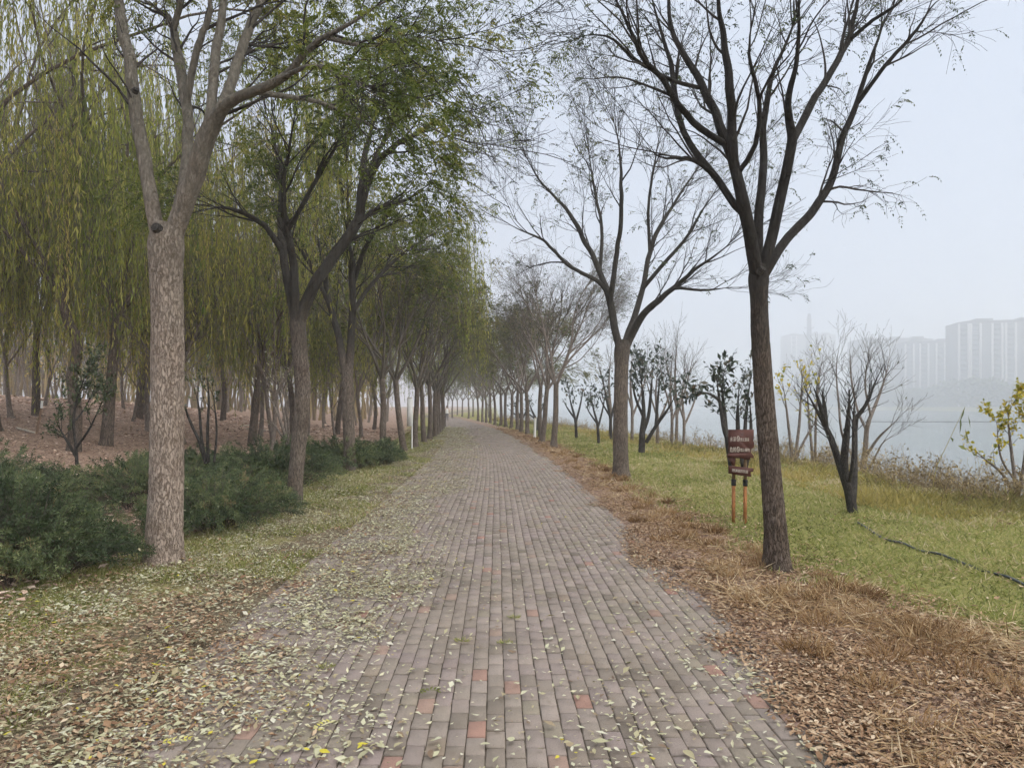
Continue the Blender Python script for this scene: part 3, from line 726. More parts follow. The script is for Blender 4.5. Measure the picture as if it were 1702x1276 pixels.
# the trees farther along, grown in the same vase shape
def vase_tree(seed, height, fork, r0, leaves, leaf, spread=1.0, n=(60, 260, 1000)):
    rng = np.random.default_rng(seed)
    lean = rng.normal(size=2) * 0.05
    h = np.linspace(0, fork, 8)
    tp = np.c_[lean[0] * h + 0.03 * np.sin(h * 2.2 + seed), lean[1] * h + 0.03 * np.cos(h * 1.7 + seed), h - 0.05]
    tr = r0 * (1 - 0.22 * h / fork); tr[0] *= 1.2
    trunk = MB(); bark_tube(trunk, tp, tr, 20, 36, 0.004, 0.04)
    top = tp[-1]
    P, R = [], []
    k = rng.integers(4, 6)
    a0 = rng.uniform(0, 6.28)
    for i in range(k):
        a = a0 + i / k * 2 * math.pi + rng.normal() * 0.3
        lean_ = rng.uniform(0.28, 0.75) * spread
        L = (height - fork) * rng.uniform(0.85, 1.1)
        q = [top - np.array([0, 0, 0.15])]
        d = norm(np.array([math.cos(a) * lean_, math.sin(a) * lean_, 1.0]))
        for j in range(5):
            d = norm(d + rng.normal(size=3) * 0.13 + np.array([0, 0, 0.10]))
            q.append(q[-1] + d * L / 5)
        P.append(spline(np.array(q), 16)); R.append(np.linspace(r0 * rng.uniform(0.4, 0.6), 0.012, 16))
    P, R = np.stack(P), np.stack(R)
    S, SR = grow(P, R, k * 3, (0.12, 0.6), (22, 45), (height * 0.28, height * 0.45), 16, 0.35, 0.07, 0.65, 0.008, 0.05, 0.35, top, rng)
    limb = MB(); limb.tube(P, R, 8); limb.tube(S, SR, 6)
    sp = dict(n2=n[0], n3=n[1], n4=n[2], L2=(0.8, 2.0), L3=(0.45, 1.2), L4=(0.25, 0.7), leaves=leaves, size=0.3, pairs=3, leaf=leaf, wid=0.5, tip=0.003, up=0.3)
    tw, lv = dress(np.concatenate([P, S]), np.concatenate([R, SR]), sp, rng, top)
    return trunk, limb, tw, lv

def proto_meshes(build, mats):
    trunk, limb, tw, lv = build
    out = {'trunk': trunk.mesh('trunk', mats[0], True), 'limbs': limb.mesh('limbs', mats[1], True), 'twigs': tw.mesh('twigs', mats[2])}
    if lv.n: out['crown'] = lv.mesh('crown', mats[3])
    return out

def plant(name, meshes, loc, rz, scale, label, cat, group):
    root = empty(name, loc, rz); root.scale = scale if hasattr(scale, '__len__') else (scale,) * 3
    tag(root, label, cat, group)
    for nm, me in meshes.items():
        o = bpy.data.objects.new(nm, me); COL.objects.link(o); o.parent = root
        if nm in ('twigs', 'limbs'): o['kind'] = 'stuff'
    return root

bare = [proto_meshes(vase_tree(200 + s, 7.4, 2.7, 0.125, 320, 0.075, 1.1, (80, 420, 2100)), (M['bark_mid'], M['wood_bark'], M['twig'], M['leaf_sparse'])) for s in range(3)]
thin = [proto_meshes(vase_tree(220 + s, 7.2, 2.7, 0.13, 1700, 0.10, 1.0, (60, 280, 1100)), (M['bark_mid'], M['wood_bark'], M['twig'], M['leaf_yellow'])) for s in range(2)]
full = [proto_meshes(vase_tree(240 + s, 7.6, 2.8, 0.12, 1100, 0.105, 1.0, (60, 280, 1100)), (M['bark_mid'], M['limb_grey'], M['twig'], M['leaf_green'])) for s in range(2)]
gold = [proto_meshes(vase_tree(260 + s, 7.4, 2.6, 0.12, 1250, 0.11, 1.0, (60, 260, 1000)), (M['bark_mid'], M['limb_grey'], M['twig'], M['leaf_yellow'])) for s in range(2)]
ORD = 'third fourth fifth sixth seventh eighth ninth tenth eleventh twelfth thirteenth fourteenth fifteenth sixteenth seventeenth'.split()
rr = random.Random(4)
right_d = [30.2, 35, 39.6, 44.3, 48, 52, 55.5, 59, 63, 67, 71, 75.5, 80, 85]
for i, d in enumerate(right_d):
    x = 2.95 + float(bend(d)) + rr.uniform(-.12, .12) - (0.25 if i < 2 else 0)
    me = bare[i % 3] if i < 3 else thin[i % 2]
    plant('street_tree', me, (x, d, float(gz(x, d))), rr.uniform(0, 6.28), (1, 1, rr.uniform(.94, 1.08)),
          f'bare grey tree, {ORD[i]} from the camera in the row along the river side', 'tree', RIVER_ROW)
left_px = [(638, 752, 'f'), (670, 750, 'f'), (691, 744, 'g'), (706, 736, 'g'), (714, 731, 'f'), (721, 726.5, 'g'), (726, 723, 'f'), (730, 719.5, 'g'), (734, 716, 'g'), (736, 713, 'f'), (738, 710, 'g')]
for i, (px, py, k) in enumerate(left_px):
    p = ground_at(px, py)
    me = (full if k == 'f' else gold)[i % 2]
    plant('street_tree', me, tuple(p), rr.uniform(0, 6.28), (1, 1, rr.uniform(.95, 1.1)),
          f'leafy tree, {ORD[i + 1]} from the camera in the row along the wood side', 'tree', WOOD_ROW)
# trees that close the view where the path bends away
for i, (px, d, k) in enumerate([(752, 108, gold), (768, 118, thin), (779, 100, thin), (786, 112, thin), (795, 104, thin), (742, 122, full), (760, 132, full), (802, 124, thin), (730, 105, full), (715, 112, gold), (812, 118, thin), (700, 120, full)]):
    x = (px - CX) / F * d
    plant('street_tree', k[i % 2], (x, d, float(gz(x, d))), rr.uniform(0, 6.28), 1.0,
          'pale misty tree closing the far end of the path', 'tree', 'misty trees at the far end of the path')

# ------------------------------------------------------------------ willows
def willow(seed, height, trunk_pts, r0, strands, leaf_l=0.19, leaf_w=0.027):
    rng = np.random.default_rng(seed)
    trunk = MB(); tp = spline(np.array(trunk_pts, float), 10)
    bark_tube(trunk, tp, r0 * np.linspace(1.1, 0.75, 10), 24, 50, 0.008, 0.08)
    top = tp[-1]
    P, R = [], []
    k = 7
    for i in range(k):
        a = i / k * 2 * math.pi + rng.normal() * 0.25
        L = (height - top[2]) * rng.uniform(0.9, 1.15)
        lean_ = rng.uniform(0.35, 0.9)
        q = [top - np.array([0, 0, 0.2])]; d = norm(np.array([math.cos(a) * lean_, math.sin(a) * lean_, 1.0]))
        for j in range(6):
            d = norm(d + rng.normal(size=3) * 0.15 + np.array([0, 0, 0.12 if j < 2 else -0.12])); q.append(q[-1] + d * L / 6)
        P.append(spline(np.array(q), 14)); R.append(np.linspace(r0 * 0.38, 0.015, 14))
    P, R = np.stack(P), np.stack(R)
    S, SR = grow(P, R, 46, (0.15, 1), (30, 70), (1.4, 3.0), 9, 0.1, 0.13, 0.6, 0.01, 0.05, 0.3, top, rng)
    limb = MB(); limb.tube(P, R, 7); limb.tube(S, SR, 5)
    # hanging strands
    allp = np.concatenate([P[:, 4:].reshape(-1, 3), np.repeat(S[:, 2:].reshape(-1, 3), 2, 0)])
    st = allp[rng.integers(0, len(allp), strands)] + rng.normal(size=(strands, 3)) * 0.22
    low = 2.3 + 0.9 * vnoise(st[:, 0] * 0.8 + 3, st[:, 1] * 0.8) + rng.uniform(-0.9, 1.6, strands)
    ln = np.clip(np.minimum(rng.uniform(2.0, 6.5, strands), st[:, 2] - low), 0.7, 6)
    n = 7; s = np.linspace(0, 1, n)
    out = norm((st - top) * np.array([1, 1, 0.0])) * rng.uniform(0.1, 0.7, (strands, 1))
    Q = st[:, None] + out[:, None] * (1 - np.exp(-3 * s))[None, :, None] - np.array([0, 0, 1.0]) * (ln[:, None] * (s[None] ** 1.15))[:, :, None] + rng.normal(size=(strands, n, 3)) * 0.035
    tw = MB(); tw.tube(Q, np.full(Q.shape[:2], 0.0035), 3)
    lv = MB()
    per = 40
    f = rng.uniform(0.05, 1, (strands, per)) * (n - 1.001); a = f.astype(int); fr = (f - a)[..., None]
    si = np.arange(strands)[:, None]
    pos = (Q[si, a] * (1 - fr) + Q[si, a + 1] * fr).reshape(-1, 3)
    m = len(pos)
    d = norm(np.array([0, 0, -1.0]) + rng.normal(size=(m, 3)) * np.array([0.26, 0.26, 0.2]))
    nn = norm(rng.normal(size=(m, 3)) + np.array([0, 0, 0.6]))
    tone = np.clip(0.45 + 0.34 * vnoise(st[:, 0] * 0.9 + 7, st[:, 1] * 0.9) + rng.normal(size=strands) * 0.17, 0, 1)
    l_ = leaf_l * rng.uniform(0.7, 1.3, m)
    V, Fc = leaflets(pos, d, nn, l_, leaf_w * rng.uniform(0.7, 1.3, m), 0.1)
    lv.add(V, Fc, np.repeat(np.clip(np.repeat(tone, per) + rng.normal(size=m) * 0.07, 0, 1), 4))
    return trunk, limb, tw, lv
WM = (M['willow_bark'], M['willow_bark'], M['twig'], M['willow_leaf'])
wil = [proto_meshes(willow(301, 12.0, [(0, 0, -.1), (.05, 0, 1), (-.05, .05, 1.9), (.12, 0, 2.5), (-.15, 0, 3.2), (-.3, .1, 4.0)], 0.13, 640), WM),
       proto_meshes(willow(302, 13.5, [(0, 0, -.1), (.1, .05, 1.2), (.25, .1, 2.6), (.45, .1, 3.8)], 0.15, 730), WM),
       proto_meshes(willow(303, 12.0, [(0, 0, -.1), (-.05, .1, 1.4), (.0, .0, 2.6), (.1, -.1, 3.4)], 0.13, 670), WM)]
willows = [  # px, distance, mesh, scale, label
    (122, 21, 0, 1.2, 'weeping willow with crooked dark trunk behind the leafy privet'),
    (176, 23.5, 1, 1.12, 'weeping willow with thick ivy-dark trunk next to the crooked one'),
    (418, 29, 1, 1.0, 'weeping willow with leaning dark trunk seen between the two nearest wood-side trees'),
    (482, 33, 2, 1.0, 'weeping willow half hidden behind the slim bent tree'),
    (-150, 18.5, 1, 1.2, 'nearest weeping willow, its strands hanging in at the top corner by the frame edge'),
    (60, 30, 2, 1.1, 'weeping willow in the wood behind the leaning stake'),
    (300, 27, 2, 1.05, 'weeping willow hidden behind the thick pale-barked tree'),
    (560, 42, 1, 0.95, 'weeping willow behind the low-splitting tree in the row'),
    (622, 52, 2, 0.95, 'weeping willow farthest along, behind the leafy row'),
    (-10, 23, 2, 1.3, 'tall weeping willow behind the nearest one at the frame edge'),
    (230, 36, 1, 1.1, 'tall weeping willow deep in the wood behind the pale-barked tree'),
    (370, 44, 2, 1.15, 'distant weeping willow deep in the wood above the pale sticks'),
    (500, 56, 1, 1.1, 'hazy weeping willow deep in the wood behind the bent tree'),
]
for i, (px, d, k, s, lab) in enumerate(willows):
    x = (px - CX) / F * d
    plant('willow_tree', wil[k], (x, d, float(gz(x, d)) - 0.03), rr.uniform(0, 6.28) if k != 0 else 0.2, s, lab, 'willow tree', 'weeping willows in the wood')

# the wood behind: slim grey trees, each its own
wood = [proto_meshes(vase_tree(280 + s, 6.5 + s * 0.5, 1.9 + 0.25 * s, 0.075 + 0.012 * s, 260, 0.11, 0.9, (40, 150, 520)), (M['wood_bark'], M['wood_bark'], M['twig'], M['leaf_yellow'])) for s in range(3)]
rw = np.random.default_rng(77)
spots = []
while len(spots) < 72:
    d = rw.uniform(25, 92); px = rw.uniform(-40, 690)
    x = (px - CX) / F * d
    if x > -6.5 + float(bend(d)): continue
    if any((x - a) ** 2 + (d - b) ** 2 < 2.6 ** 2 for a, b in spots): continue
    spots.append((x, d))
for i, (x, d) in enumerate(spots):
    plant('wood_tree', wood[i % 3], (x, d, float(gz(x, d)) - 0.02), rw.uniform(0, 6.28), rw.uniform(0.85, 1.2),
          'slim grey tree in the hazy wood behind the willows', 'tree', 'slim trees of the hazy wood')

# far off the wood closes up into one grey mass
fw = MB(); nt = 620
wy = rw.uniform(62, 170, nt); wx = rw.uniform(-1.0, -0.16, nt) * wy
ok = wx < -9 + bend(wy) ; wx, wy = wx[ok], wy[ok]; nt = len(wx)
h_ = rw.uniform(6, 10, nt); z_ = gz(wx, wy); s_ = np.linspace(0, 1, 5)
P = np.stack([wx[:, None] + rw.normal(size=(nt, 5)) * .25, wy[:, None] + rw.normal(size=(nt, 5)) * .25, z_[:, None] - .1 + h_[:, None] * s_[None]], -1)
fw.tube(P, np.linspace(.16, .03, 5)[None].repeat(nt, 0), 5, rw.uniform(0, .8, nt))
P2, R2 = grow(P, np.linspace(.16, .03, 5)[None].repeat(nt, 0), nt * 9, (.25, 1), (25, 60), (1.2, 3.2), 5, .3, .15, .6, .012, .06, .3, None, rw)
fw.tube(P2, R2, 3, rw.uniform(0, .8, len(P2)))
P3, R3 = grow(P2, R2, nt * 18, (.2, 1), (25, 60), (.6, 1.6), 3, .2, .15, .6, .01, .03, .3, None, rw)
fw.tube(P3, R3, 3, rw.uniform(0, .8, len(P3)))
q = P3[rw.integers(0, len(P3), 26000), rw.integers(1, 3, 26000)] + rw.normal(size=(26000, 3)) * .5
V, Fc = leaflets(q, rw.normal(size=(26000, 3)) - np.array([0, 0, .8]), rw.normal(size=(26000, 3)), rw.uniform(.25, .6, 26000), rw.uniform(.1, .25, 26000))
o = fw.build('distant_wood', M['brush']); 
f2 = MB().add(V, Fc, np.repeat(rw.uniform(0, 1, 26000), 4)); o2 = f2.build('foliage', M['willow_leaf'], o)
tag(o, 'far-off grey mass of the wood fading into the mist', 'wood', kind='stuff')

# ------------------------------------------------------------------ junipers
def juniper(label, x, y, rx, ry, h, plumes, needles, seed, nl=0.04):
    rng = np.random.default_rng(seed)
    b = np.array([x, y, float(gz(x, y))])
    root = empty('juniper_shrub', tuple(b)); tag(root, label, 'shrub', 'low spreading junipers')
    a = rng.uniform(0, 2 * math.pi, plumes); q = np.sqrt(rng.uniform(0, 1, plumes))
    ex, ey = np.cos(a) * q * rx, np.sin(a) * q * ry
    lump = 0.75 + 0.35 * vnoise((ex + x) * 2.1, (ey + y) * 2.1)
    ez = h * np.sqrt(np.maximum(0.03, 1 - q ** 2.4)) * lump * rng.uniform(0.35, 1.08, plumes)
    gzv = gz(ex + x, ey + y) - b[2]
    tip = np.c_[ex * rng.uniform(0.95, 1.2, plumes), ey * rng.uniform(0.95, 1.2, plumes), ez + gzv]
    start = np.c_[ex * 0.55, ey * 0.55, gzv + ez * 0.2]
    n = 6; s = np.linspace(0, 1, n)
    Q = start[:, None] * (1 - s)[None, :, None] + tip[:, None] * s[None, :, None]
    Q[:, :, 2] += (0.18 * h * np.sin(s * 2.4))[None]
    Q[:, :, :] += rng.normal(size=(plumes, n, 3)) * 0.02
    st = MB(); st.tube(Q, np.linspace(0.006, 0.0015, n)[None].repeat(plumes, 0), 3)
    o = st.build('stems', M['twig'], root); tag(o, kind='stuff')
    lv = MB()
    f = (0.35 + 0.65 * np.sqrt(rng.uniform(0, 1, (plumes, needles)))) * (n - 1.001); i = f.astype(int); fr = (f - i)[..., None]
    pi = np.arange(plumes)[:, None]
    pos = (Q[pi, i] * (1 - fr) + Q[pi, i + 1] * fr).reshape(-1, 3)
    tan = norm(Q[pi, i + 1] - Q[pi, i]).reshape(-1, 3)
    m = len(pos)
    d = norm(tan * 0.8 + rng.normal(size=(m, 3)) * 0.75 + np.array([0, 0, 0.25]))
    pos = pos + d * rng.uniform(0, 0.03, (m, 1))
    l_ = nl * rng.uniform(0.6, 1.4, m)
    V, Fc = leaflets(pos, d, norm(rng.normal(size=(m, 3))), l_, l_ * 0.2, 0.1)
    tone = np.repeat(np.clip(0.45 + 0.4 * vnoise(tip[:, 0] * 3 + x, tip[:, 1] * 3 + y) + rng.normal(size=plumes) * 0.15, 0, 1), needles)
    lv.add(V, Fc, np.repeat(np.clip(tone + rng.normal(size=m) * 0.1, 0, 1), 4))
    lv.build('foliage', M['juniper'], root)
    k_ = rng.choice(plumes, 34); fl = MB()                # leaves dropped on it by the trees
    a_ = rng.uniform(0, 6.28, 34)
    V, Fc = leaflets(tip[k_] + np.array([0, 0, 0.05]), np.c_[np.cos(a_), np.sin(a_), rng.normal(size=34) * .3], norm(rng.normal(size=(34, 3)) * .4 + np.array([0, -.3, 1])), 0.045, 0.022, .1)
    fl.add(V, Fc, np.repeat(rng.uniform(.4, .95, 34), 4)); o = fl.build('caught_leaves', M['fallen_pale'], root); tag(o, kind='stuff')
    return root
juniper('dark green juniper in front of all others at the picture edge, before the pale trunk', -4.85, 7.3, 1.25, 1.1, 0.84, 860, 90, 401)
juniper('dark green juniper spreading at the very edge of the frame behind the front one', -6.6, 8.9, 1.8, 1.7, 0.92, 760, 80, 402)
juniper('juniper clump between the pale trunk and the slim bent trunk', -4.0, 10.9, 1.0, 1.7, 0.74, 700, 80, 403)
juniper('juniper behind the thick pale trunk, under the three-stemmed sapling', -5.9, 12.6, 1.5, 1.7, 0.84, 620, 70, 404, 0.05)
juniper('tall juniper clump rising just behind the slim bent trunk', -4.7, 15.6, 1.4, 1.9, 1.0, 680, 60, 405, 0.055)
juniper('juniper clump around the foot of the low-splitting tree', -4.2, 20.0, 1.1, 2.0, 0.92, 520, 55, 406, 0.065)
juniper('last juniper clump, past the foot of the low-splitting tree', -3.5, 21.8, 0.8, 1.6, 0.75, 380, 55, 407, 0.065)
juniper('juniper below the leafy privet at the brown leaf bank', -8.9, 12.6, 1.8, 1.8, 0.82, 560, 60, 408, 0.055)
juniper('low juniper in the back row behind the bent trunk, before the pale bare shrub', -6.9, 17.2, 1.4, 1.5, 0.72, 420, 55, 409, 0.06)

juniper('juniper at the outer end of the hedge, cut by the frame edge', -8.2, 7.4, 1.5, 1.5, 0.85, 420, 60, 410, 0.05)

# ------------------------------------------------------------------ other shrubs and saplings
def stems_from(base, defs, d0):
    """stems traced in the photo: list of [(px,py,r,dd)..]"""
    P, R = stack([trace(s, d0, 14) for s in defs])
    return P - base, R

def shrub(name, label, cat, base_px, d0, stems, n2, n3, L2, L3, leaves, leaf, mats, seed, group=None, wid=0.45, up=0.4, cut=True, tip=0.002, dense=None, sides=8):
    rng = np.random.default_rng(seed)
    bx = (base_px - CX) / F * d0
    base = np.array([bx, d0, float(gz(bx, d0))])
    root = empty(name, tuple(base)); tag(root, label, cat, group)
    P, R = stems_from(base, stems, d0)
    P[:, 0, 2] = np.minimum(P[:, 0, 2], P[:, 0, 2])
    for k in range(len(P)):
        m = MB().tube(P[k], R[k], sides, cap=cut); m.build('stem', mats[0], root, True)
    tw = MB()
    P2, R2 = grow(P, R, n2, (0.45, 1), (15, 50), L2, 7, up, 0.1, 0.6, tip, 0.012, 0.3, None, rng)
    tw.tube(P2, R2, 4)
    src = P2
    if n3:
        P3, R3 = grow(P2, R2, n3, (0.2, 1), (20, 50), L3, 5, up, 0.1, 0.6, tip, 0.006, 0.3, None, rng); tw.tube(P3, R3, 3); src = np.concatenate([P2[:, -5:], P3])
    o = tw.build('twigs', mats[1], root); tag(o, kind='stuff')
    if leaves:
        pts = src.reshape(-1, 3); dr = np.repeat(src[:, -1] - src[:, 0], src.shape[1], 0)
        i = rng.integers(0, len(pts), leaves)
        if dense is not None:
            w_ = dense(pts + base); i = rng.choice(len(pts), leaves, p=w_ / w_.sum())
        d = norm(norm(dr[i]) * 0.6 + rng.normal(size=(leaves, 3)) * 0.75)
        nn = norm(rng.normal(size=(leaves, 3)) * 0.6 + np.array([0, -0.2, 1]))
        l_ = leaf * rng.uniform(0.6, 1.25, leaves)
        V, Fc = leaflets(pts[i] + rng.normal(size=(leaves, 3)) * 0.02, d, nn, l_, l_ * wid, 0.12)
        lv = MB().add(V, Fc, np.repeat(rng.uniform(0, 1, leaves), 4))
        lv.build('foliage', mats[2], root)
    return root

MG = (M['limb_dark'], M['twig_dark'], M['magnolia'])
BARE = (M['wood_bark'], M['twig'], M['leaf_sparse'])
# pruned magnolia on the lawn, nearest
d = 11.0
shrub('magnolia_tree', 'dark heavily pruned magnolia with cut limb stubs standing on the lawn by the hose', 'tree', 1418, d,
    [[(1420, 868, 9.3), (1414, 830, 7.7), (1405, 800, 6.8), (1395, 770, 5.9), (1380, 725, 5.1, .1), (1362, 690, 4.7, .2), (1338, 646, 3.8, .3)],
     [(1420, 868, 8.5), (1410, 815, 6.8), (1403, 770, 6.4, -.1), (1408, 715, 5.9, -.2), (1411, 680, 5.5, -.2), (1412, 647, 5.5, -.2)],
     [(1372, 706, 3.8, .1), (1362, 670, 3.4, 0), (1353, 645, 3.1, 0)],
     [(1374, 712, 3.4, .2), (1371, 680, 3.4, .3), (1366, 648, 3.1, .3)],
     [(1416, 850, 5.9, .1), (1420, 800, 5.1, .3), (1421, 745, 4.2, .5), (1423, 695, 4.2, .6), (1442, 670, 3.4, .5), (1452, 640, 2.6, .5), (1470, 604, 1.4, .5)],
     [(1412, 800, 3.4, -.2), (1418, 760, 3.1, -.4), (1419, 700, 2.6, -.4), (1421, 650, 2.2, -.4)]],
    70, 120, (0.25, 0.75), (0.15, 0.4), 26, 0.085, MG, 501, None, 0.4, 0.5)
d = 22.0
shrub('bare_tree', 'grey ivy-stemmed bare tree at the water edge behind the pruned magnolia', 'tree', 1434, d,
    [[(1434, 786, 5.6), (1438, 750, 4.3), (1441, 710, 3.7), (1448, 690, 3.1), (1460, 660, 2.5, .3), (1473, 620, 1.6, .6), (1480, 580, 0.9, .8)],
     [(1438, 760, 2.5), (1458, 730, 2.1, -.3), (1478, 710, 1.4, -.6), (1500, 690, 0.7, -.8)],
     [(1440, 715, 2.2), (1425, 680, 1.9, .4), (1415, 630, 1.5, .7), (1412, 580, 0.9, 1)],
     [(1434, 780, 2.5), (1402, 730, 2.1, .5), (1394, 670, 1.6, .7), (1390, 610, 1.2, 1), (1398, 560, 0.7, 1.2)],
     [(1447, 690, 1.9), (1438, 640, 1.5, -.3), (1444, 590, 1.0, -.5)],
     [(1432, 784, 1.9), (1448, 772, 1.6, -.5), (1468, 735, 1.2, -.8), (1496, 720, 0.7, -1)]],
    60, 260, (0.5, 1.4), (0.25, 0.7), 18, 0.10, BARE, 502, None, 0.4, 0.4, False, 0.003)
shrub('bare_tree', 'pale slim bare sapling pair between the dark forked trunk and the pruned magnolia', 'tree', 1352, 21,
    [[(1352, 770, 2.6), (1347, 720, 2.2), (1343, 670, 1.7), (1340, 630, 1.0)], [(1355, 770, 2.3), (1356, 700, 2.0), (1360, 640, 1.4), (1368, 590, 0.8)]],
    34, 120, (0.5, 1.3), (0.3, 0.7), 0, 0.1, BARE, 503, None, 0.4, 0.4, False, 0.003)
shrub('yellow_shrub', 'thin shrub with bright yellow leaves directly behind the dark forked trunk', 'shrub', 1318, 20,
    [[(1318, 770, 3), (1312, 720, 2.4), (1306, 670, 1.6), (1300, 630, 1)], [(1320, 770, 3), (1328, 710, 2.4), (1332, 650, 1.4), (1336, 610, 1)], [(1319, 770, 2.4), (1338, 730, 2), (1362, 690, 1.2)]],
    34, 60, (0.4, 0.9), (0.2, 0.5), 170, 0.11, (M['wood_bark'], M['twig'], M['bright_yellow']), 504, None, 0.6)
# magnolias with big dark leaves
shrub('magnolia_tree', 'leafy magnolia with long twin stems rising beside the brown sign', 'tree', 1212, 15.5,
    [[(1217, 782, 4.5), (1212, 740, 4.2), (1204, 715, 4), (1200, 690, 3.6), (1195, 660, 3.2), (1190, 620, 2)],
     [(1215, 780, 4), (1208, 730, 3.6, .2), (1205, 690, 3.2, .3), (1200, 640, 2.2, .4), (1208, 605, 1.4, .5)],
     [(1196, 665, 2.6), (1180, 655, 2.2, -.3), (1160, 650, 1.4, -.5)]],
    34, 60, (0.3, 0.7), (0.2, 0.4), 330, 0.155, MG, 505, 'leafy magnolias on the lawn', 0.45, 0.3)
shrub('magnolia_tree', 'leafy magnolia between the brown sign and the dark forked trunk', 'tree', 1238, 16.5,
    [[(1236, 776, 4.2), (1228, 730, 4), (1226, 690, 3.4), (1228, 640, 2)], [(1238, 776, 4), (1238, 720, 3.4, .2), (1242, 670, 2.4, .3), (1250, 615, 1.2, .4)], [(1240, 776, 3.6), (1248, 720, 3, -.2), (1246, 660, 1.8, -.3)]],
    30, 60, (0.3, 0.8), (0.2, 0.45), 170, 0.15, MG, 506, 'leafy magnolias on the lawn', 0.45, 0.4)
shrub('magnolia_tree', 'broad leafy magnolia with a black-wrapped stump-like trunk right of the wide-crowned tree', 'tree', 1068, 24.5,
    [[(1066, 764, 6), (1067, 735, 5.5), (1068, 712, 5), (1070, 690, 3.6), (1068, 650, 2.6), (1062, 605, 1.4)],
     [(1070, 715, 3.4), (1078, 690, 3, .2), (1082, 650, 2.2, .4), (1086, 605, 1.2, .6)],
     [(1074, 735, 3.4), (1092, 705, 3, -.2), (1110, 680, 2.2, -.5), (1124, 655, 1.4, -.7)],
     [(1090, 706, 2.6), (1093, 670, 2.2, .3), (1097, 620, 1.2, .5)],
     [(1068, 690, 2.6), (1056, 660, 2, .4), (1048, 620, 1.2, .8)]],
    54, 110, (0.5, 1.1), (0.3, 0.6), 620, 0.17, MG, 507, 'leafy magnolias on the lawn', 0.45, 0.4)
for k, (px, py, h, n_) in enumerate([(958, 729, 90, 130), (995, 737, 90, 150), (1016, 732, 110, 120), (893, 716, 52, 80), (868, 711, 44, 70)]):
    p = ground_at(px, py); d = p[1]
    lab = ['small leafy magnolia on the grass by the third river-side tree', 'leaning small leafy magnolia close by the wide-crowned tree, on its path-end side', 'slim leafy magnolia showing just beside the trunk of the wide-crowned tree',
           'distant small magnolia behind the white marker post', 'farthest small magnolia between river-side trunks'][k]
    shrub('magnolia_tree', lab, 'tree', px, d,
        [[(px, py + 1, 2.6), (px - 2, py - h * .35, 2.2), (px - 10, py - h * .7, 1.4), (px - 14, py - h, .8)],
         [(px - 1, py - h * .3, 2), (px + 6, py - h * .6, 1.5, .2), (px + 12, py - h * .95, .8, .3)], [(px - 1, py - h * .35, 1.8), (px - 14, py - h * .55, 1.2, -.2), (px - 24, py - h * .75, .7, -.3)]],
        20, 36, (0.4, 0.9), (0.2, 0.5), n_, 0.19, MG, 520 + k, 'leafy magnolias on the lawn', 0.45, 0.4)
# bare whips beyond them
for k, (px, py, h) in enumerate([(1116, 746, 175), (1124, 744, 200), (1136, 748, 150), (1092, 744, 150), (1050, 738, 170), (1014, 731, 160)]):
    p = ground_at(px, py); d = p[1] + 2
    shrub('bare_tree', ['bare grey sapling, tallest of the group behind the broad magnolia', 'bare grey sapling in the middle of the group behind the broad magnolia', 'bare forked sapling, nearest to the brown sign', 'bare sapling with a straight stem inside the broad magnolia crown',
                        'bare sapling half hidden by the trunk of the wide-crowned tree', 'thin bare sapling on the path-end side of the wide-crowned trunk'][k], 'tree', px, d,
        [[(px, py + 6, 3), (px + 1, py - h * .3, 2.5), (px - 2, py - h * .6, 1.8), (px + 3, py - h, .8)],
         [(px, py - h * .25, 2), (px + 16, py - h * .5, 1.5, .3), (px + 30, py - h * .8, .8, .5)], [(px, py - h * .35, 1.8), (px - 12, py - h * .6, 1.2, -.3), (px - 22, py - h * .85, .7, -.5)]],
        26, 90, (0.6, 1.5), (0.4, 0.9), 0, 0.1, BARE, 540 + k, 'bare saplings on the river bank', 0.4, 0.4, False, 0.003)
# wood side
shrub('privet_shrub', 'dark leafy privet sapling in front of the crooked willow', 'shrub', 128, 13.5,
    [[(128, 772, 3), (126, 740, 2.6), (122, 700, 2.2), (132, 650, 1.6), (150, 610, 1)], [(127, 760, 2.4), (110, 730, 2, .2), (95, 705, 1.2, .3)], [(126, 745, 2), (150, 710, 1.6, -.2), (168, 670, 1, -.3)], [(124, 700, 1.8), (140, 680, 1.2, .3), (160, 640, .8, .5)]],
    44, 80, (0.3, 0.7), (0.2, 0.4), 1500, 0.08, (M['limb_dark'], M['twig_dark'], M['privet_leaf']), 560, None, 0.45, 0.3)
shrub('sapling', 'three-stemmed thin sapling beside the thick pale trunk', 'tree', 340, 13,
    [[(342, 770, 3), (332, 735, 2.6), (318, 705, 2.2), (306, 672, 1.6), (300, 640, 1)], [(343, 770, 2.8), (335, 730, 2.4, .1), (331, 680, 2, .2), (322, 640, 1.2, .3)], [(346, 768, 2.8), (345, 720, 2.4, -.1), (347, 660, 2, -.2), (342, 610, 1.2, -.3)], [(356, 768, 2), (360, 710, 1.6, .2), (352, 640, 1, .3)]],
    18, 26, (0.2, 0.5), (0.15, 0.3), 140, 0.08, (M['limb_dark'], M['twig_dark'], M['privet_leaf']), 561, None, 0.45, 0.2)
shrub('bare_shrub', 'bare pale-stemmed shrub with a few whitish leaves left of the bent trunk', 'shrub', 478, 16.5,
    [[(478, 742, 3), (470, 712, 2.4), (458, 680, 2), (442, 650, 1.2)], [(479, 742, 2.8), (474, 700, 2.2, .1), (462, 640, 1.6, .2), (452, 600, 1, .3)], [(480, 742, 2.4), (478, 690, 2, -.2), (470, 640, 1.4, -.3), (464, 596, .8, -.4)], [(476, 735, 2), (460, 712, 1.6), (444, 690, 1)]],
    26, 60, (0.3, 0.8), (0.2, 0.4), 150, 0.06, (M['wood_bark'], M['twig'], M['fallen_pale']), 562, None, 0.4, 0.3)

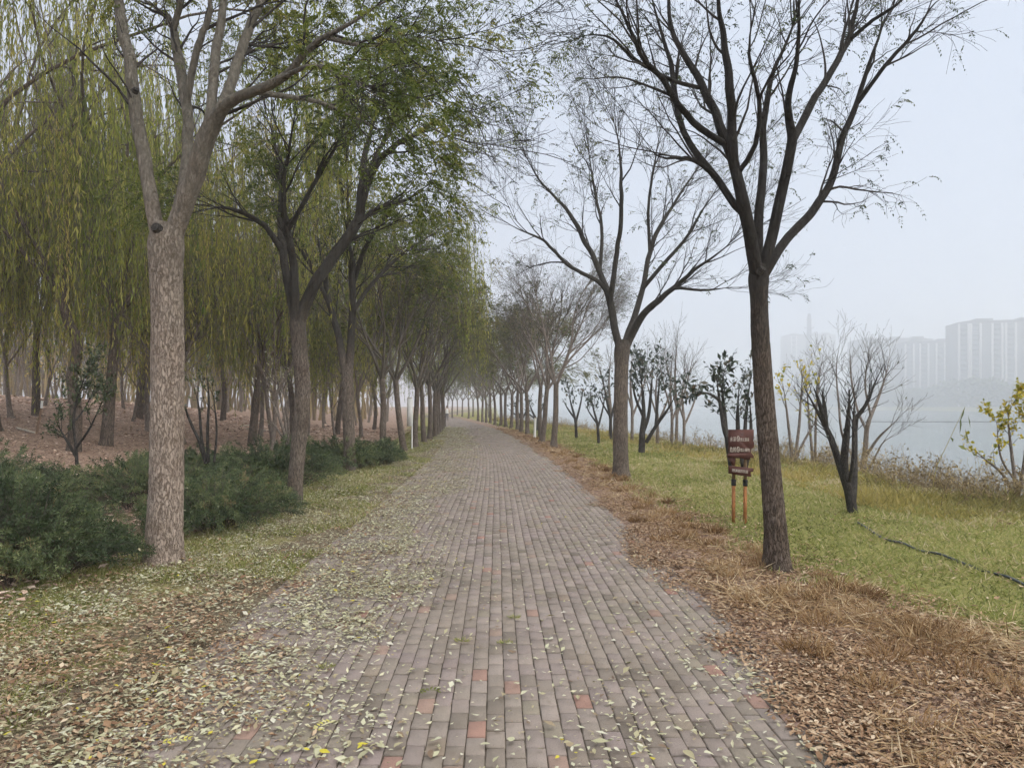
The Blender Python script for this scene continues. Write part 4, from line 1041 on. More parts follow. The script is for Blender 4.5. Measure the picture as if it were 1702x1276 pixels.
# yellow plant, reed and brush at the picture's river edge
shrub('yellow_shrub', 'straggling shrub with bright yellow autumn leaves above the water at the frame edge', 'shrub', 1690, 13.0,
    [[(1690, 842, 4), (1686, 790, 3), (1680, 740, 2.2), (1676, 690, 1.4), (1690, 660, 1)], [(1692, 840, 3), (1668, 790, 2.4, .2), (1640, 765, 1.8, .3), (1612, 742, 1, .4)], [(1690, 830, 3), (1702, 770, 2.4, -.2), (1706, 710, 1.6, -.2), (1702, 665, 1, -.2)], [(1688, 800, 2), (1664, 760, 1.6), (1656, 700, 1)]],
    40, 60, (0.2, 0.5), (0.12, 0.3), 800, 0.07, (M['wood_bark'], M['twig'], M['bright_yellow']), 570, None, 0.7, 0.3)
r_base = np.array([(1556 - CX) / F * 12.5, 12.5, 0.0]); r_base[2] = float(gz(r_base[0], r_base[1]))
reed = empty('reed', tuple(r_base)); tag(reed, 'single tall leaning reed stalk with hanging blades over the water', 'reed')
rp = np.array([unproj(x, y, 12.5) for x, y in [(1548, 800), (1556, 780), (1576, 735), (1590, 705), (1604, 676)]]) - r_base
rp[0, 2] = min(rp[0, 2], 0.0)
MB().tube(spline(rp, 12), np.linspace(0.007, 0.003, 12), 5).build('stalk', M['bank_grass'], reed, True)
for (x0, y0, x1, y1, w_) in [(1604, 676, 1594, 704, .03), (1597, 692, 1595, 722, .035), (1609, 690, 1613, 712, .022), (1604, 712, 1610, 738, .022), (1580, 726, 1584, 735, .05), (1592, 740, 1607, 748, .07)]:
    a, b_ = unproj(x0, y0, 12.5) - r_base, unproj(x1, y1, 12.45) - r_base
    dd = b_ - a
    V, Fc = leaflets(a[None], dd[None], np.array([[0.2, -1.0, 0.2]]), np.linalg.norm(dd), w_, 0.3)
    MB().add(V, Fc, 0.3).build('blade', M['grass'] if w_ > .06 else M['leaf_green'], reed)

# ------------------------------------------------------------------ things on the wood side
def rod(name, label, cat, pts, r, mat, sides=7, group=None):
    pts = np.array(pts, float); b = pts[0].copy()
    o = MB().tube(spline(pts - b, max(4, len(pts) * 3)), np.full(max(4, len(pts) * 3), r), sides, cap=True).build(name, mat, None, True, tuple(b))
    return tag(o, label, cat, group)
M['pale_wood'] = mat_plain('pale_wood', (0.48, 0.42, 0.34), 0.8, 0.2, 0.2, 15)
M['stake_wood'] = mat_plain('stake_wood', (0.24, 0.16, 0.11), 0.85, 0.2, 0.25, 15)
M['white_paint'] = mat_plain('white_paint', (0.78, 0.78, 0.75), 0.5, 0.4, 0.06, 8)
p = ground_at(60, 722); st_root = empty('stake', tuple(p)); tag(st_root, 'leaning wooden stake with a white-painted tip on the leaf-covered bank', 'stake')
tp_ = unproj(69, 678, p[1]) - p; tp2 = unproj(70, 666, p[1]) - p
MB().tube(np.array([[0, 0, -.1], tp_ * .5, tp_]), np.full(3, 0.035), 8, cap=True).build('post', M['stake_wood'], st_root, True)
MB().tube(np.array([tp_, (tp_ + tp2) / 2, tp2]), np.full(3, 0.038), 8, cap=True).build('painted_tip', M['white_paint'], st_root, True)
MB().tube(np.array([tp2 + [-.09, 0, .02], tp2 + [0, 0, .03], tp2 + [.09, 0, .02]]), np.full(3, 0.016), 6, cap=True).build('cross_peg', M['stake_wood'], st_root, True)
def lying(px0, py0, px1, py1, label, r=0.03):
    a, b_ = ground_at(px0, py0), ground_at(px1, py1)
    mid = (a + b_) / 2; mid[2] = float(gz(mid[0], mid[1]))
    up_ = np.array([0, 0, r * 0.9])
    rod('pale_pole', label, 'pole', [a + up_, mid + up_ * 1.3, b_ + up_], r, M['pale_wood'], 7, 'pale poles lying on the leaf bank')
lying(4, 680, 58, 685, 'long pale pole lying behind the leaning stake', 0.045)
lying(28, 718, 58, 722, 'short pale pole lying at the foot of the leaning stake', 0.035)
lying(400, 709, 432, 703, 'pale pole lying at the foot of the leaning willow', 0.04)
lying(408, 712, 447, 716, 'pale pole lying in front of the leaning willow, nearest of three', 0.035)
lying(556, 729.5, 570, 729, 'short pale pole beside the low-splitting trunk', 0.03)

# white notice board on a post, wood side
p = ground_at(683, 748); nb = empty('notice_board', tuple(p), 0.0); tag(nb, 'tall narrow white notice board on a white post by the wood-side row', 'sign')
hb = lambda y: (748 - y) / F * p[1]
MB().tube(np.array([[0.04, 0, -.1], [0.04, 0, 1.0], [0.04, 0, hb(664)]]), np.full(3, 0.03), 10, cap=True).build('post', M['white_paint'], nb, True)
bm_ = MB(); bm_.box((-0.05, -0.06, (hb(662) + hb(708)) / 2), (0.19, 0.03, hb(662) - hb(708)), 0.0)
bm_.build('board', M['white_paint'], nb)
fr_ = MB(); fr_.box((-0.04, -0.062, hb(662) + 0.012), (0.18, 0.05, 0.025)); fr_.build('cap', M['pale_wood'], nb)
p = ground_at(888, 728); mk_ = empty('marker_post', (p[0], p[1] - 0.25, p[2])); tag(mk_, 'short white marker post leaning at a river-side trunk', 'post')
hh = 33 / F * p[1]
MB().tube(np.array([[0, 0, -.08], [0.02, 0, hh * .5], [0.04, 0, hh]]), np.full(3, 0.065), 10, cap=True).build('shaft', M['white_paint'], mk_, True)
MB().tube(np.array([[0.04, 0, hh - .005], [0.041, 0, hh + .015], [0.042, 0, hh + .03]]), np.array([0.07, 0.068, 0.03]), 10, cap=True).build('cap', M['pale_wood'], mk_, True)

# ------------------------------------------------------------------ the brown warning sign
M['sign_brown'] = mat_plain('sign_brown', (0.085, 0.030, 0.022), 0.6, 0.3, 0.2, 14)
M['sign_post'] = mat_plain('sign_post', (0.36, 0.15, 0.05), 0.65, 0.3, 0.25, 18)
M['sign_bare'] = mat_plain('sign_bare', (0.22, 0.15, 0.085), 0.75, 0.2, 0.25, 22)
M['band_black'] = mat_plain('band_black', (0.02, 0.02, 0.02), 0.5, 0.3, 0.2, 22)
M['letter'] = mat_plain('letter_cream', (0.62, 0.55, 0.47), 0.6, 0.2, 0.08, 30)
SD = 10.6
sb = unproj(1228, 870, SD); sb[2] = float(gz(sb[0], sb[1]))
sign = empty('warning_sign', tuple(sb)); tag(sign, 'brown wooden warning sign on two orange-brown posts at the lawn edge', 'sign')
def sp(x, y, dy=0.0):
    q = unproj(x, y, SD) - sb; q[1] += dy; return q
for (xb, xt, yb, dy) in ((1220, 1221, 868, 0.03), (1237, 1238, 877, -0.03)):
    b0 = sp(xb, yb, dy); b0[2] = -0.08
    t0_ = sp(xt, 718, dy); m0 = sp((xb + xt) / 2, 806, dy); m1 = sp((xb + xt) / 2, 797, dy)
    def square(a, b_, w_):
        mb = MB(); w2 = w_ / 2
        V = []
        for q in (a, b_):
            V += [[q[0]-w2, q[1]-w2, q[2]], [q[0]+w2, q[1]-w2, q[2]], [q[0]+w2, q[1]+w2, q[2]], [q[0]-w2, q[1]+w2, q[2]]]
        return mb.add(V, [[3,2,1,0],[4,5,6,7],[0,1,5,4],[1,2,6,5],[2,3,7,6],[3,0,4,7]])
    square(b0, m0, 0.040).build('post', M['sign_post'], sign)
    square(m1, t0_, 0.038).build('post_top', M['sign_bare'], sign)
    bd = MB()
    for q, wd in ((0.1, .054), (0.5, .050), (0.85, .056)):
        z0 = m0 + (m1 - m0) * q
        a_, b2 = z0 - [0, 0, .016], z0 + [0, 0, .016]
        w2 = wd / 2
        bd.add([[a_[0]-w2, a_[1]-w2, a_[2]], [a_[0]+w2, a_[1]-w2, a_[2]], [a_[0]+w2, a_[1]+w2, a_[2]], [a_[0]-w2, a_[1]+w2, a_[2]], [b2[0]-w2, b2[1]-w2, b2[2]], [b2[0]+w2, b2[1]-w2, b2[2]], [b2[0]+w2, b2[1]+w2, b2[2]], [b2[0]-w2, b2[1]+w2, b2[2]]],
               [[3,2,1,0],[4,5,6,7],[0,1,5,4],[1,2,6,5],[2,3,7,6],[3,0,4,7]])
    o = bd.build('binding', M['band_black'], sign)
def plate(name, poly, y0, th, mat):
    P = np.array([sp(1198 + a / 13.875, 704 + b_ / 13.875, y0) for a, b_ in poly]); n = len(P)
    Q = P.copy(); Q[:, 1] += th
    mb = MB(); V = np.concatenate([P, Q])
    mb.add(V, [[i, (i + 1) % n, n + (i + 1) % n, n + i] for i in range(n)])
    mb.V[-1] = mb.V[-1]
    mb.F.append(np.array([list(range(n))[::-1]], np.int32)); mb.F.append(np.array([list(range(n, 2 * n))], np.int32))
    return mb.build(name, mat, sign)
board = plate('board', [(145, 130), (720, 130), (722, 345), (700, 380), (728, 425), (725, 535), (655, 575), (655, 655), (718, 735), (718, 790), (640, 775), (640, 830), (400, 790), (145, 770)], -0.075, 0.028, M['sign_brown'])
plate('lower_band', [(160, 668), (585, 668), (600, 700), (600, 800), (300, 770), (120, 760), (100, 700)], -0.098, 0.02, M['sign_brown'])
plate('carved_bracket', [(100, 740), (250, 775), (300, 790), (300, 850), (280, 950), (235, 950), (180, 850)], -0.07, 0.03, M['sign_brown'])
plate('name_board', [(145, 955), (720, 1018), (700, 1090), (640, 1105), (655, 1212), (400, 1180), (145, 1132)], -0.085, 0.03, M['sign_brown'])
def lettering(text, x, y, size, wd=1.0, rot=0.0, yo=-0.081):
    cu = bpy.data.curves.new('lettering', 'FONT'); cu.body = text; cu.size = size; cu.extrude = 0.002; cu.offset = 0.0
    cu.materials.append(M['letter'])
    t_ = bpy.data.objects.new('lettering_curve', cu)
    o = bpy.data.objects.new('lettering', bpy.data.meshes.new_from_object(t_)); COL.objects.link(o); o.parent = sign
    bpy.data.objects.remove(t_)
    q = sp(1198 + x / 13.875, 704 + y / 13.875, yo); o.location = q
    o.rotation_euler = (math.pi / 2, rot, 0); o.scale = (wd, 1, 1)
    return o
lettering('水深', 165, 395, 0.074, 0.62)
lettering('禁止游泳', 405, 392, 0.054, 0.60)
lettering('危险', 165, 635, 0.078, 0.62)
lettering('禁止垂钓', 405, 632, 0.056, 0.60)
lettering('河东新城滨河公园', 205, 1085, 0.048, 0.60, math.radians(6.3), -0.091)
for yy_ in (340, 585):                                # prohibition roundels: ring and bar
    q = sp(1198 + 360 / 13.875, 704 + yy_ / 13.875, -0.080)
    a = np.linspace(0, 2 * math.pi, 21)
    ring = np.c_[0.017 * np.cos(a), np.zeros(21), 0.036 * np.sin(a)] + q
    rb = MB().tube(ring, np.full(21, 0.0042), 5)
    rb.tube(np.array([q + [-.011, 0, .022], q, q + [.011, 0, -.022]]), np.full(3, 0.0035), 5)
    rb.build('roundel', M['letter'], sign)

# ------------------------------------------------------------------ hose on the lawn
M['hose'] = mat_plain('hose_rubber', (0.055, 0.065, 0.06), 0.45, 0.4, 0.25, 25)
hp = []
for (x, y) in [(1424, 868), (1440, 880), (1470, 896), (1500, 906), (1530, 916), (1560, 924), (1600, 938), (1640, 951), (1675, 963), (1720, 985)]:
    q = ground_at(x, y); q[2] += 0.016 + 0.012 * math.sin(x * 0.11); hp.append(q)
rod('hose', 'dark garden hose lying across the lawn from the pruned magnolia', 'hose', hp, 0.014, M['hose'], 8)

# ------------------------------------------------------------------ far person on the path
def person(loc):
    root = empty('person', loc, 0.3); tag(root, 'person in a white top and dark trousers standing far down the path', 'person')
    me = bpy.data.meshes.new('body')
    V = [(0,0,.93),(0,0,1.12),(0,.01,1.32),(0,.01,1.46),(0,-.01,1.60),(0,-.01,1.70),
         (.19,.01,1.42),(.25,0,1.15),(.24,-.06,.92),(-.19,.01,1.42),(-.25,0,1.15),(-.23,-.08,.93),
         (.10,0,.90),(.11,-.02,.50),(.11,.03,.08),(.12,-.10,.04),(-.10,0,.90),(-.12,.03,.50),(-.12,.10,.08),(-.13,-.02,.04)]
    E = [(0,1),(1,2),(2,3),(3,4),(4,5),(2,6),(6,7),(7,8),(2,9),(9,10),(10,11),(0,12),(12,13),(13,14),(14,15),(0,16),(16,17),(17,18),(18,19)]
    rad = [.15,.14,.17,.055,.10,.09,.075,.05,.035,.075,.05,.035,.10,.065,.045,.04,.10,.065,.045,.04]
    me.from_pydata(V, E, [])
    o = bpy.data.objects.new('body', me); COL.objects.link(o); o.parent = root
    md = o.modifiers.new('skin', 'SKIN')
    for i, sv in enumerate(me.skin_vertices[0].data):
        sv.radius = (rad[i], rad[i] * .8); sv.use_root = (i == 0)
    o.modifiers.new('sub', 'SUBSURF').levels = 1
    me.materials.append(mat_person())
    sh = MB(); sh.tube(np.array([[0,0,.88],[0,0,1.0],[0,0,1.15],[0,.01,1.34],[0,.01,1.46]]), np.array([.19,.185,.175,.20,.09]), 12); sh.build('shirt', M['white_paint'], root, True)
    hr = MB(); hr.tube(np.array([[0,.015,1.60],[0,.02,1.68],[0,.015,1.76],[0,.01,1.80]]), np.array([.095,.108,.085,.02]), 10); hr.build('hair', M['band_black'], root, True)
def mat_person():
    m, n, l, out = new_mat('person_cloth')
    b = principled(n, l, out, 0.8, 0.2)
    tc = n.new('ShaderNodeTexCoord'); sx = n.new('ShaderNodeSeparateXYZ'); l.new(tc.outputs['Object'], sx.inputs[0])
    r = ramp(n, [(0.0, (0.03, 0.035, 0.05)), (0.93, (0.45, 0.30, 0.22))]); r.color_ramp.interpolation = 'CONSTANT'
    l.new(sx.outputs['Z'], r.inputs[0]); l.new(r.outputs[0], b.inputs['Base Color'])
    return m
pd = 88.0; pxx = (743 - CX) / F * pd
person((pxx, pd, float(gz(pxx, pd)) + 0.02))

# ------------------------------------------------------------------ across the river
M['wall_far'] = mat_plain('wall_far', (0.10, 0.10, 0.10), 0.9, 0.1, 0.1, 0.2)
M['bay_white'] = mat_plain('bay_white', (0.42, 0.41, 0.40), 0.8, 0.1, 0.05, 0.3)
M['roof_far'] = mat_plain('roof_far', (0.07, 0.065, 0.065), 0.8, 0.1, 0.15, 0.3)
M['glass_far'] = mat_plain('glass_far', (0.06, 0.075, 0.085), 0.2, 0.5, 0.1, 0.5)
FZ = float(gz(620.0, 300.0))
def block(label, x, y, w_, dp, h, rz, bays, floors):
    root = empty('apartment_block', (x, y, FZ), rz); tag(root, label, 'building', 'misty apartment blocks across the river')
    MB().box((0, 0, h / 2), (w_, dp, h)).build('wall', M['wall_far'], root)
    rf = MB(); e = 0.8
    rf.add([[-w_/2-e, -dp/2-e, h], [w_/2+e, -dp/2-e, h], [w_/2+e, dp/2+e, h], [-w_/2-e, dp/2+e, h], [-w_/2+dp*.45, 0, h+3.6], [w_/2-dp*.45, 0, h+3.6]], [[0,1,5,4],[2,3,4,5]])
    rf.F.append(np.array([[1,2,5],[3,0,4]], np.int32) + 0); rf.F.append(np.array([[3,2,1,0]], np.int32))
    roof = rf.build('roof', M['roof_far'], root)
    for q in (-0.28, 0.05, 0.33):
        tb = MB().box((q * w_, -dp * 0.12, h + 2.6), (w_ * .13, dp * .5, 3.6))
        tb.build('stair_tower', M['wall_far'], roof)
    for q in bays:
        for s in (-1, 1):
            MB().box((q * w_ + s * 4.4, -dp/2 - 1.0, h/2 - .6), (1.7, 1.6, h - 1.2)).build('bay', M['bay_white'], root)
        win = MB()
        for f_ in range(floors):
            win.box((q * w_, -dp/2 - .12, (f_ + .55) * h / floors), (5.6, .4, h / floors * .55))
        o = win.build('window_column', M['glass_far'], root); o['kind'] = 'stuff'
    return root
def across(px, d): return (px - CX) / F * d
top_h = lambda py, d: EYE + (HY - py) / F * d - FZ
D1 = 760.0
block('tall misty apartment block at the picture edge, clearest of the blocks across the river', across(1690, D1 + 8), D1 + 8, 122, 34, top_h(536, D1 + 4), math.radians(-14), (-.45, -.36, -.2, -.1, .05, .2, .34), 17)
D2 = 880.0
block('fainter apartment block across the river, next to the tall one', across(1556, D2 + 5), D2 + 5, 86, 34, top_h(570, D2), math.radians(-16), (-.38, -.2, 0, .15, .3), 15)
D3 = 980.0
block('very faint long apartment block across the river behind the pruned magnolia', across(1478, D3 + 5), D3 + 5, 96, 34, top_h(566, D3), math.radians(-16), (-.3, 0, .3), 15)
D4 = 1350.0
block('faintest apartment block across the river behind the lattice mast', across(1342, D4 + 6), D4 + 6, 88, 36, top_h(558, D4), math.radians(-12), (-.3, 0, .3), 15)
# lattice mast
D5 = 1120.0
mx_ = across(1345, D5); mh = top_h(508, D5)
mast = empty('lattice_mast', (mx_, D5, FZ)); tag(mast, 'misty lattice mast with antenna platforms rising across the river', 'mast')
mm_ = MB(); wz = lambda z: 5.5 * (1 - z / mh) ** 1.3 + 0.9
for sx in (-1, 1):
    for sy in (-1, 1):
        zs = np.linspace(0, mh * .92, 6); MB().tube(np.c_[sx * wz(zs), sy * wz(zs), zs], np.full(6, 1.0), 5).build('leg', M['roof_far'], mast)
br = MB()
zs = np.linspace(0, mh * .9, 12)
for a, b_ in zip(zs[:-1], zs[1:]):
    for sy in (-1, 1):
        br.tube(np.array([[-wz(a), sy*wz(a), a], [0, sy*(wz(a)+wz(b_))/2, (a+b_)/2], [wz(b_), sy*wz(b_), b_]]), np.full(3, .6), 4)
        br.tube(np.array([[wz(a), sy*wz(a), a], [0, sy*(wz(a)+wz(b_))/2 + .01, (a+b_)/2], [-wz(b_), sy*wz(b_), b_]]), np.full(3, .6), 4)
        br.tube(np.array([[sy*wz(a), -wz(a), a], [sy*(wz(a)+wz(b_))/2, 0, (a+b_)/2], [sy*wz(b_), wz(b_), b_]]), np.full(3, .6), 4)
br.build('bracing', M['roof_far'], mast)
for z, r in ((mh * .78, 7.5), (mh * .86, 4.2), (mh * .70, 5.0)):
    a = np.linspace(0, 2 * math.pi, 13)
    pl = MB().tube(np.array([[0, 0, z - .25], [0, 0, z], [0, 0, z + .25]]), np.full(3, r), 12, cap=True)
    for q in a[:-1:2]: pl.tube(np.array([[r*math.cos(q), r*math.sin(q), z - .2], [r*math.cos(q), r*math.sin(q), z + .8], [r*math.cos(q), r*math.sin(q), z + 1.8]]), np.full(3, .35), 5)
    pl.build('platform', M['roof_far'], mast)
MB().tube(np.array([[0, 0, mh * .9], [0, 0, mh * .96], [0, 0, mh + 1]]), np.array([.3, .2, .08]), 6).build('spire', M['roof_far'], mast)

# trees along the far bank, a single misty belt
fb = MB(); rf_ = np.random.default_rng(91); nbl = 40000
fy = rf_.uniform(480, 1700, nbl); cl = np.floor(fy / 11.0); hgt = 23 + 5 * np.sin(cl * 12.9898) + 1.5 * np.sin(cl * 4.1)
fx = 447 + rf_.normal(size=nbl) * 2.2 + 1.5 * np.sin(cl * 7.7)
tz = rf_.uniform(0, 1, nbl) ** 0.8
wd = np.sin(np.clip(tz, 0.02, 1) * 2.7)
fz = float(gz(447.0, 300.0)) - 0.8 + tz * hgt
pos = np.c_[fx, cl * 11 + 5.5 + rf_.normal(size=nbl) * 3.4 * wd, fz]
V, Fc = leaflets(pos, rf_.normal(size=(nbl, 3)), rf_.normal(size=(nbl, 3)), rf_.uniform(2.0, 4.2, nbl), rf_.uniform(1.4, 3.0, nbl))
fb.add(V, Fc, np.repeat(rf_.uniform(0, .3, nbl), 4))
belt = fb.build('far_treeline', M['leaf_green']); tag(belt, 'misty green belt of trees along the far river bank', 'trees', kind='stuff')
# a floating line on the river
a = unproj(1460, 699, 1); ln_d = F * (EYE - WATER_Z) / (701 - HY)
pts = [[across(x, ln_d) , ln_d, WATER_Z + 0.03] for x in (1430, 1490, 1560, 1640, 1760)]
rod('floating_line', 'thin dark floating line stretched on the river', 'rope', pts, 0.14, M['band_black'], 6)

# ------------------------------------------------------------------ ground cover
gr = np.random.default_rng(55)
def blades(mb, x, y, h, w_, lean, tone, z0=0.0, seed=None):
    m = len(x)
    z = gz(x, y) - 0.01 + z0
    d = norm(np.c_[gr.normal(size=m) * lean, gr.normal(size=m) * lean, np.ones(m)])
    nn = norm(np.c_[gr.normal(size=(m, 2)), np.zeros(m)])
    V, Fc = leaflets(np.c_[x, y, z], d, nn, h, w_, 0.1)
    mb.add(V, Fc, np.repeat(np.clip(tone, 0, 1), 4))
def sample(n, y0, y1, u0, u1, power=1.0):
    """points with density falling off with distance; u across the path"""
    y = (y0 ** (1 - power) + gr.uniform(0, 1, n) * (y1 ** (1 - power) - y0 ** (1 - power))) ** (1 / (1 - power)) if power != 1 else y0 * (y1 / y0) ** gr.uniform(0, 1, n)
    u = gr.uniform(u0, u1, n)
    return u + bend(y), y, u
# lawn
gm = MB()
x, y, u = sample(175000, 2.8, 70, 2.5, 9.5)
ok = (x < edge(y) + 0.6) & (u > strip_end(y) - 0.15 + 0.4 * vnoise(x * 1.1, y * 0.9) + 0.2 * vnoise(x * 4, y * 4) + gr.uniform(0, .3, len(x))) & (np.abs(x) < 0.76 * y + 1.6)
x, y, u = x[ok], y[ok], u[ok]
cl = vnoise(x * 2.6, y * 2.6); c2 = vnoise(x * 0.6 + 9, y * 0.6)
tone = 0.46 + 0.26 * c2 + 0.24 * cl + gr.normal(size=len(x)) * 0.22 + 0.08 + 0.12 * smooth((u - 5.5) / 2)
blades(gm, x, y, (0.045 + 0.04 * np.clip(cl + 0.4, 0, 1.4)) * gr.uniform(0.5, 1.7, len(x)) * (1 + 0.012 * y), 0.0065 * (1 + 0.13 * y), 1.25, tone)
lawn = gm.build('lawn_grass', M['grass']); tag(lawn, 'short green lawn between the path and the river', 'grass', kind='stuff')
# sparse grass among the leaves on the wood side
gm = MB()
x, y, u = sample(170000, 2.4, 60, -4.4, -1.9)
ok = (vnoise(x * 1.4 + 3, y * 1.2) + 0.45 * vnoise(x * 3.3, y * 3.1) + 0.5 * (-u - 2.8) + gr.normal(size=len(x)) * 0.25 > 0.15)
x, y, u = x[ok], y[ok], u[ok]
blades(gm, x, y, 0.062 * gr.uniform(0.4, 1.7, len(x)) * (1 + 0.01 * y), 0.0048 * (1 + 0.13 * y), 0.9, 0.48 + gr.normal(size=len(x)) * 0.25 + 0.25 * vnoise(x, y))
o = gm.build('verge_grass', M['grass']); tag(o, 'thin green grass under the fallen leaves on the wood side', 'grass', kind='stuff')
# dry straw strip on the river side: lying stalks and orange tufts
gm = MB()
x, y, u = sample(150000, 2.2, 60, 1.6, 3.9)
ok = (u > 1.95 + 0.25 * vnoise(x * 2, y * 2) + gr.uniform(0, .25, len(x))) & (gr.uniform(size=len(x)) < np.clip(0.40 + 0.85 * vnoise(x * 1.7 + 5, y * 1.7) + 0.35 * vnoise(x * 5, y * 5), 0.05, 1)) & (gr.uniform(size=len(x)) < np.clip((strip_end(y) + 0.35 - u) / 0.6, 0.03, 1)) & (gr.uniform(size=len(x)) < 0.25 + 0.6 * smooth((13 - y) / 8))
x, y, u = x[ok], y[ok], u[ok]; m = len(x)
d = norm(np.c_[gr.normal(size=(m, 2)), np.abs(gr.normal(size=m)) * 0.32])
V, Fc = leaflets(np.c_[x, y, gz(x, y) + gr.uniform(0, 0.03, m)], d, norm(gr.normal(size=(m, 3)) + np.array([0, 0, 1.2])), gr.uniform(0.05, 0.24, m), 0.0042 * (1 + 0.13 * y), 0.1)
gm.add(V, Fc, np.repeat(np.clip(0.62 + 0.25 * vnoise(x * 1.3, y * 1.3) + gr.normal(size=m) * 0.27, 0, 1), 4))
for k in range(105):
    ty = 3.6 * (50 / 3.6) ** gr.uniform(); tu = gr.uniform(2.05, float(strip_end(ty)) + 0.15); tx = tu + float(bend(ty))
    nb_ = int(gr.uniform(60, 170)); r_ = gr.uniform(0.04, 0.15)
    a = gr.uniform(0, 6.28, nb_); q = np.sqrt(gr.uniform(0, 1, nb_)) * r_
    bx, by = tx + np.cos(a) * q, ty + np.sin(a) * q
    d = norm(np.c_[np.cos(a) * q / r_ * 0.9 + gr.normal(size=nb_) * .35, np.sin(a) * q / r_ * 0.9 + gr.normal(size=nb_) * .35, np.full(nb_, 0.8)])
    V, Fc = leaflets(np.c_[bx, by, gz(bx, by) - .01], d, norm(gr.normal(size=(nb_, 3))), gr.uniform(0.06, 0.17, nb_), 0.004 * (1 + .12 * ty), .1)
    gm.add(V, Fc, np.repeat(np.clip(gr.uniform(.1, .6) + gr.normal(size=nb_) * .15, 0, 1), 4))
o = gm.build('dry_grass', M['straw']); tag(o, 'strip of dry brown mown grass along the river side of the path', 'grass', kind='stuff')
# tall yellow and brown growth at the top of the bank
gm = MB()
x, y, u = sample(150000, 8, 85, 4.2, 11)
e_ = edge(y); off = x - e_
ok = (np.abs(off + 0.1) < 2.0 + 0.6 * vnoise(x, y * .7)) & (vnoise(x * 0.8 + 2, y * 0.55) + gr.normal(size=len(x)) * 0.3 > -0.15)
x, y, off = x[ok], y[ok], off[ok]
nx2 = 9000; y2 = gr.uniform(19, 29, nx2); x2 = 7.4 - 0.05 * (y2 - 19) + gr.normal(size=nx2) * 0.75
ok = vnoise(x2 * 1.3 + 40, y2 * 0.9) + gr.normal(size=nx2) * .25 > -0.1
nx2 = int(ok.sum()); x, y = np.r_[x, x2[ok]], np.r_[y, y2[ok]]
kind = vnoise(x * 0.5 + 20, y * 0.3 + 4); kind[-nx2:] = 0.55
blades(gm, x, y, 0.30 * gr.uniform(0.3, 1.4, len(x)) * np.clip(0.6 + 0.75 * vnoise(x * 1.2, y * 0.9), 0.2, 1.4), 0.010 * (1 + 0.07 * y), 1.0, 0.45 + 0.45 * kind + gr.normal(size=len(x)) * 0.15)
o = gm.build('bank_grass', M['bank_grass']); tag(o, 'tall yellowing grass along the top of the river bank', 'grass', kind='stuff')
gm = MB()
nbr = 1500
y = 9 * (95 / 9.0) ** gr.uniform(0, 1, nbr); x = edge(y) + gr.normal(size=nbr) * 0.9 + 1.0
ok = vnoise(x * .4 + 11, y * .35) > -0.35
x, y = x[ok], y[ok]; nbr = len(x)
n3_ = 260; x = np.r_[x, gr.uniform(7.6, 10.2, n3_)]; y = np.r_[y, gr.uniform(11.6, 15.5, n3_)]; nbr = len(x)
st = np.c_[x, y, gz(x, y) - .02]
P = np.zeros((nbr, 5, 3)); P[:, 0] = st; dcur = norm(np.c_[gr.normal(size=(nbr, 2)) * .55, np.ones(nbr)]); ll = gr.uniform(0.25, 0.8, nbr); ll[-n3_:] *= 0.6
for j in range(1, 5):
    dcur = norm(dcur + gr.normal(size=(nbr, 3)) * .25); P[:, j] = P[:, j-1] + dcur * (ll / 4)[:, None]
R = np.linspace(0.005, 0.002, 5)[None] * (1 + .03 * y[:, None])
gm.tube(P, R, 3, gr.uniform(0, 1, nbr))
P2, R2 = grow(P, R, 11000, (0.2, 1), (25, 65), (0.12, 0.45), 4, 0.1, 0.2, .7, 0.0022, .01, .2, None, gr)
gm.tube(P2, R2, 3, gr.uniform(0, 1, len(P2)))
NB = 15000; i = gr.integers(0, len(P2), NB); j = gr.integers(1, 4, NB)
V, Fc = leaflets(P2[i, j], gr.normal(size=(NB, 3)), gr.normal(size=(NB, 3)), gr.uniform(.03, .08, NB), gr.uniform(.015, .04, NB), .2)
gm.add(V, Fc, np.repeat(gr.uniform(.1, .9, NB), 4))
o = gm.build('undergrowth', M['brush']); tag(o, 'brown leafless undergrowth tangled along the river bank', 'undergrowth', kind='stuff')

# ------------------------------------------------------------------ fallen leaves
def fallen(n, y0, y1, u0, u1, dens, size, tone, z0=0.006):
    x, y, u = sample(n, y0, y1, u0, u1)
    p_ = np.clip(dens(x, y, u), 0, 1)
    ok = (gr.uniform(size=n) < p_) & (np.abs(x - 0.03 * y) < 0.74 * y + 1.5)
    x, y, u = x[ok], y[ok], u[ok]; m = len(x)
    base = np.where((u > PL) & (u < PR), 0.004, gz(x, y) + 0.004)
    z = base + z0 + gr.uniform(0, 0.012, m) + np.where((u < PL) & (u > -4.3), gr.uniform(0.0, 0.045, m), 0)
    a = gr.uniform(0, 2 * math.pi, m)
    s = size(m) * np.maximum(1, 0.045 * y)
    return dict(x=x, y=y, z=z, a=a, s=s, t=np.clip(tone(x, y, u, m), 0, 1), tx=gr.normal(size=m) * .22, ty=gr.normal(size=m) * .22)
def leaf_mesh(mb, f, sel, wid=0.46):
    m = sel.sum()
    d = norm(np.c_[np.cos(f['a'][sel]), np.sin(f['a'][sel]), f['tx'][sel]])
    nn = norm(np.c_[f['tx'][sel], f['ty'][sel], np.ones(m)])
    V, Fc = leaflets(np.c_[f['x'][sel], f['y'][sel], f['z'][sel]], d, nn, f['s'][sel], f['s'][sel] * wid * gr.uniform(.7, 1.2, m), gr.choice([-.12, .1, .25]))
    mb.add(V, Fc, np.repeat(f['t'][sel], 4))
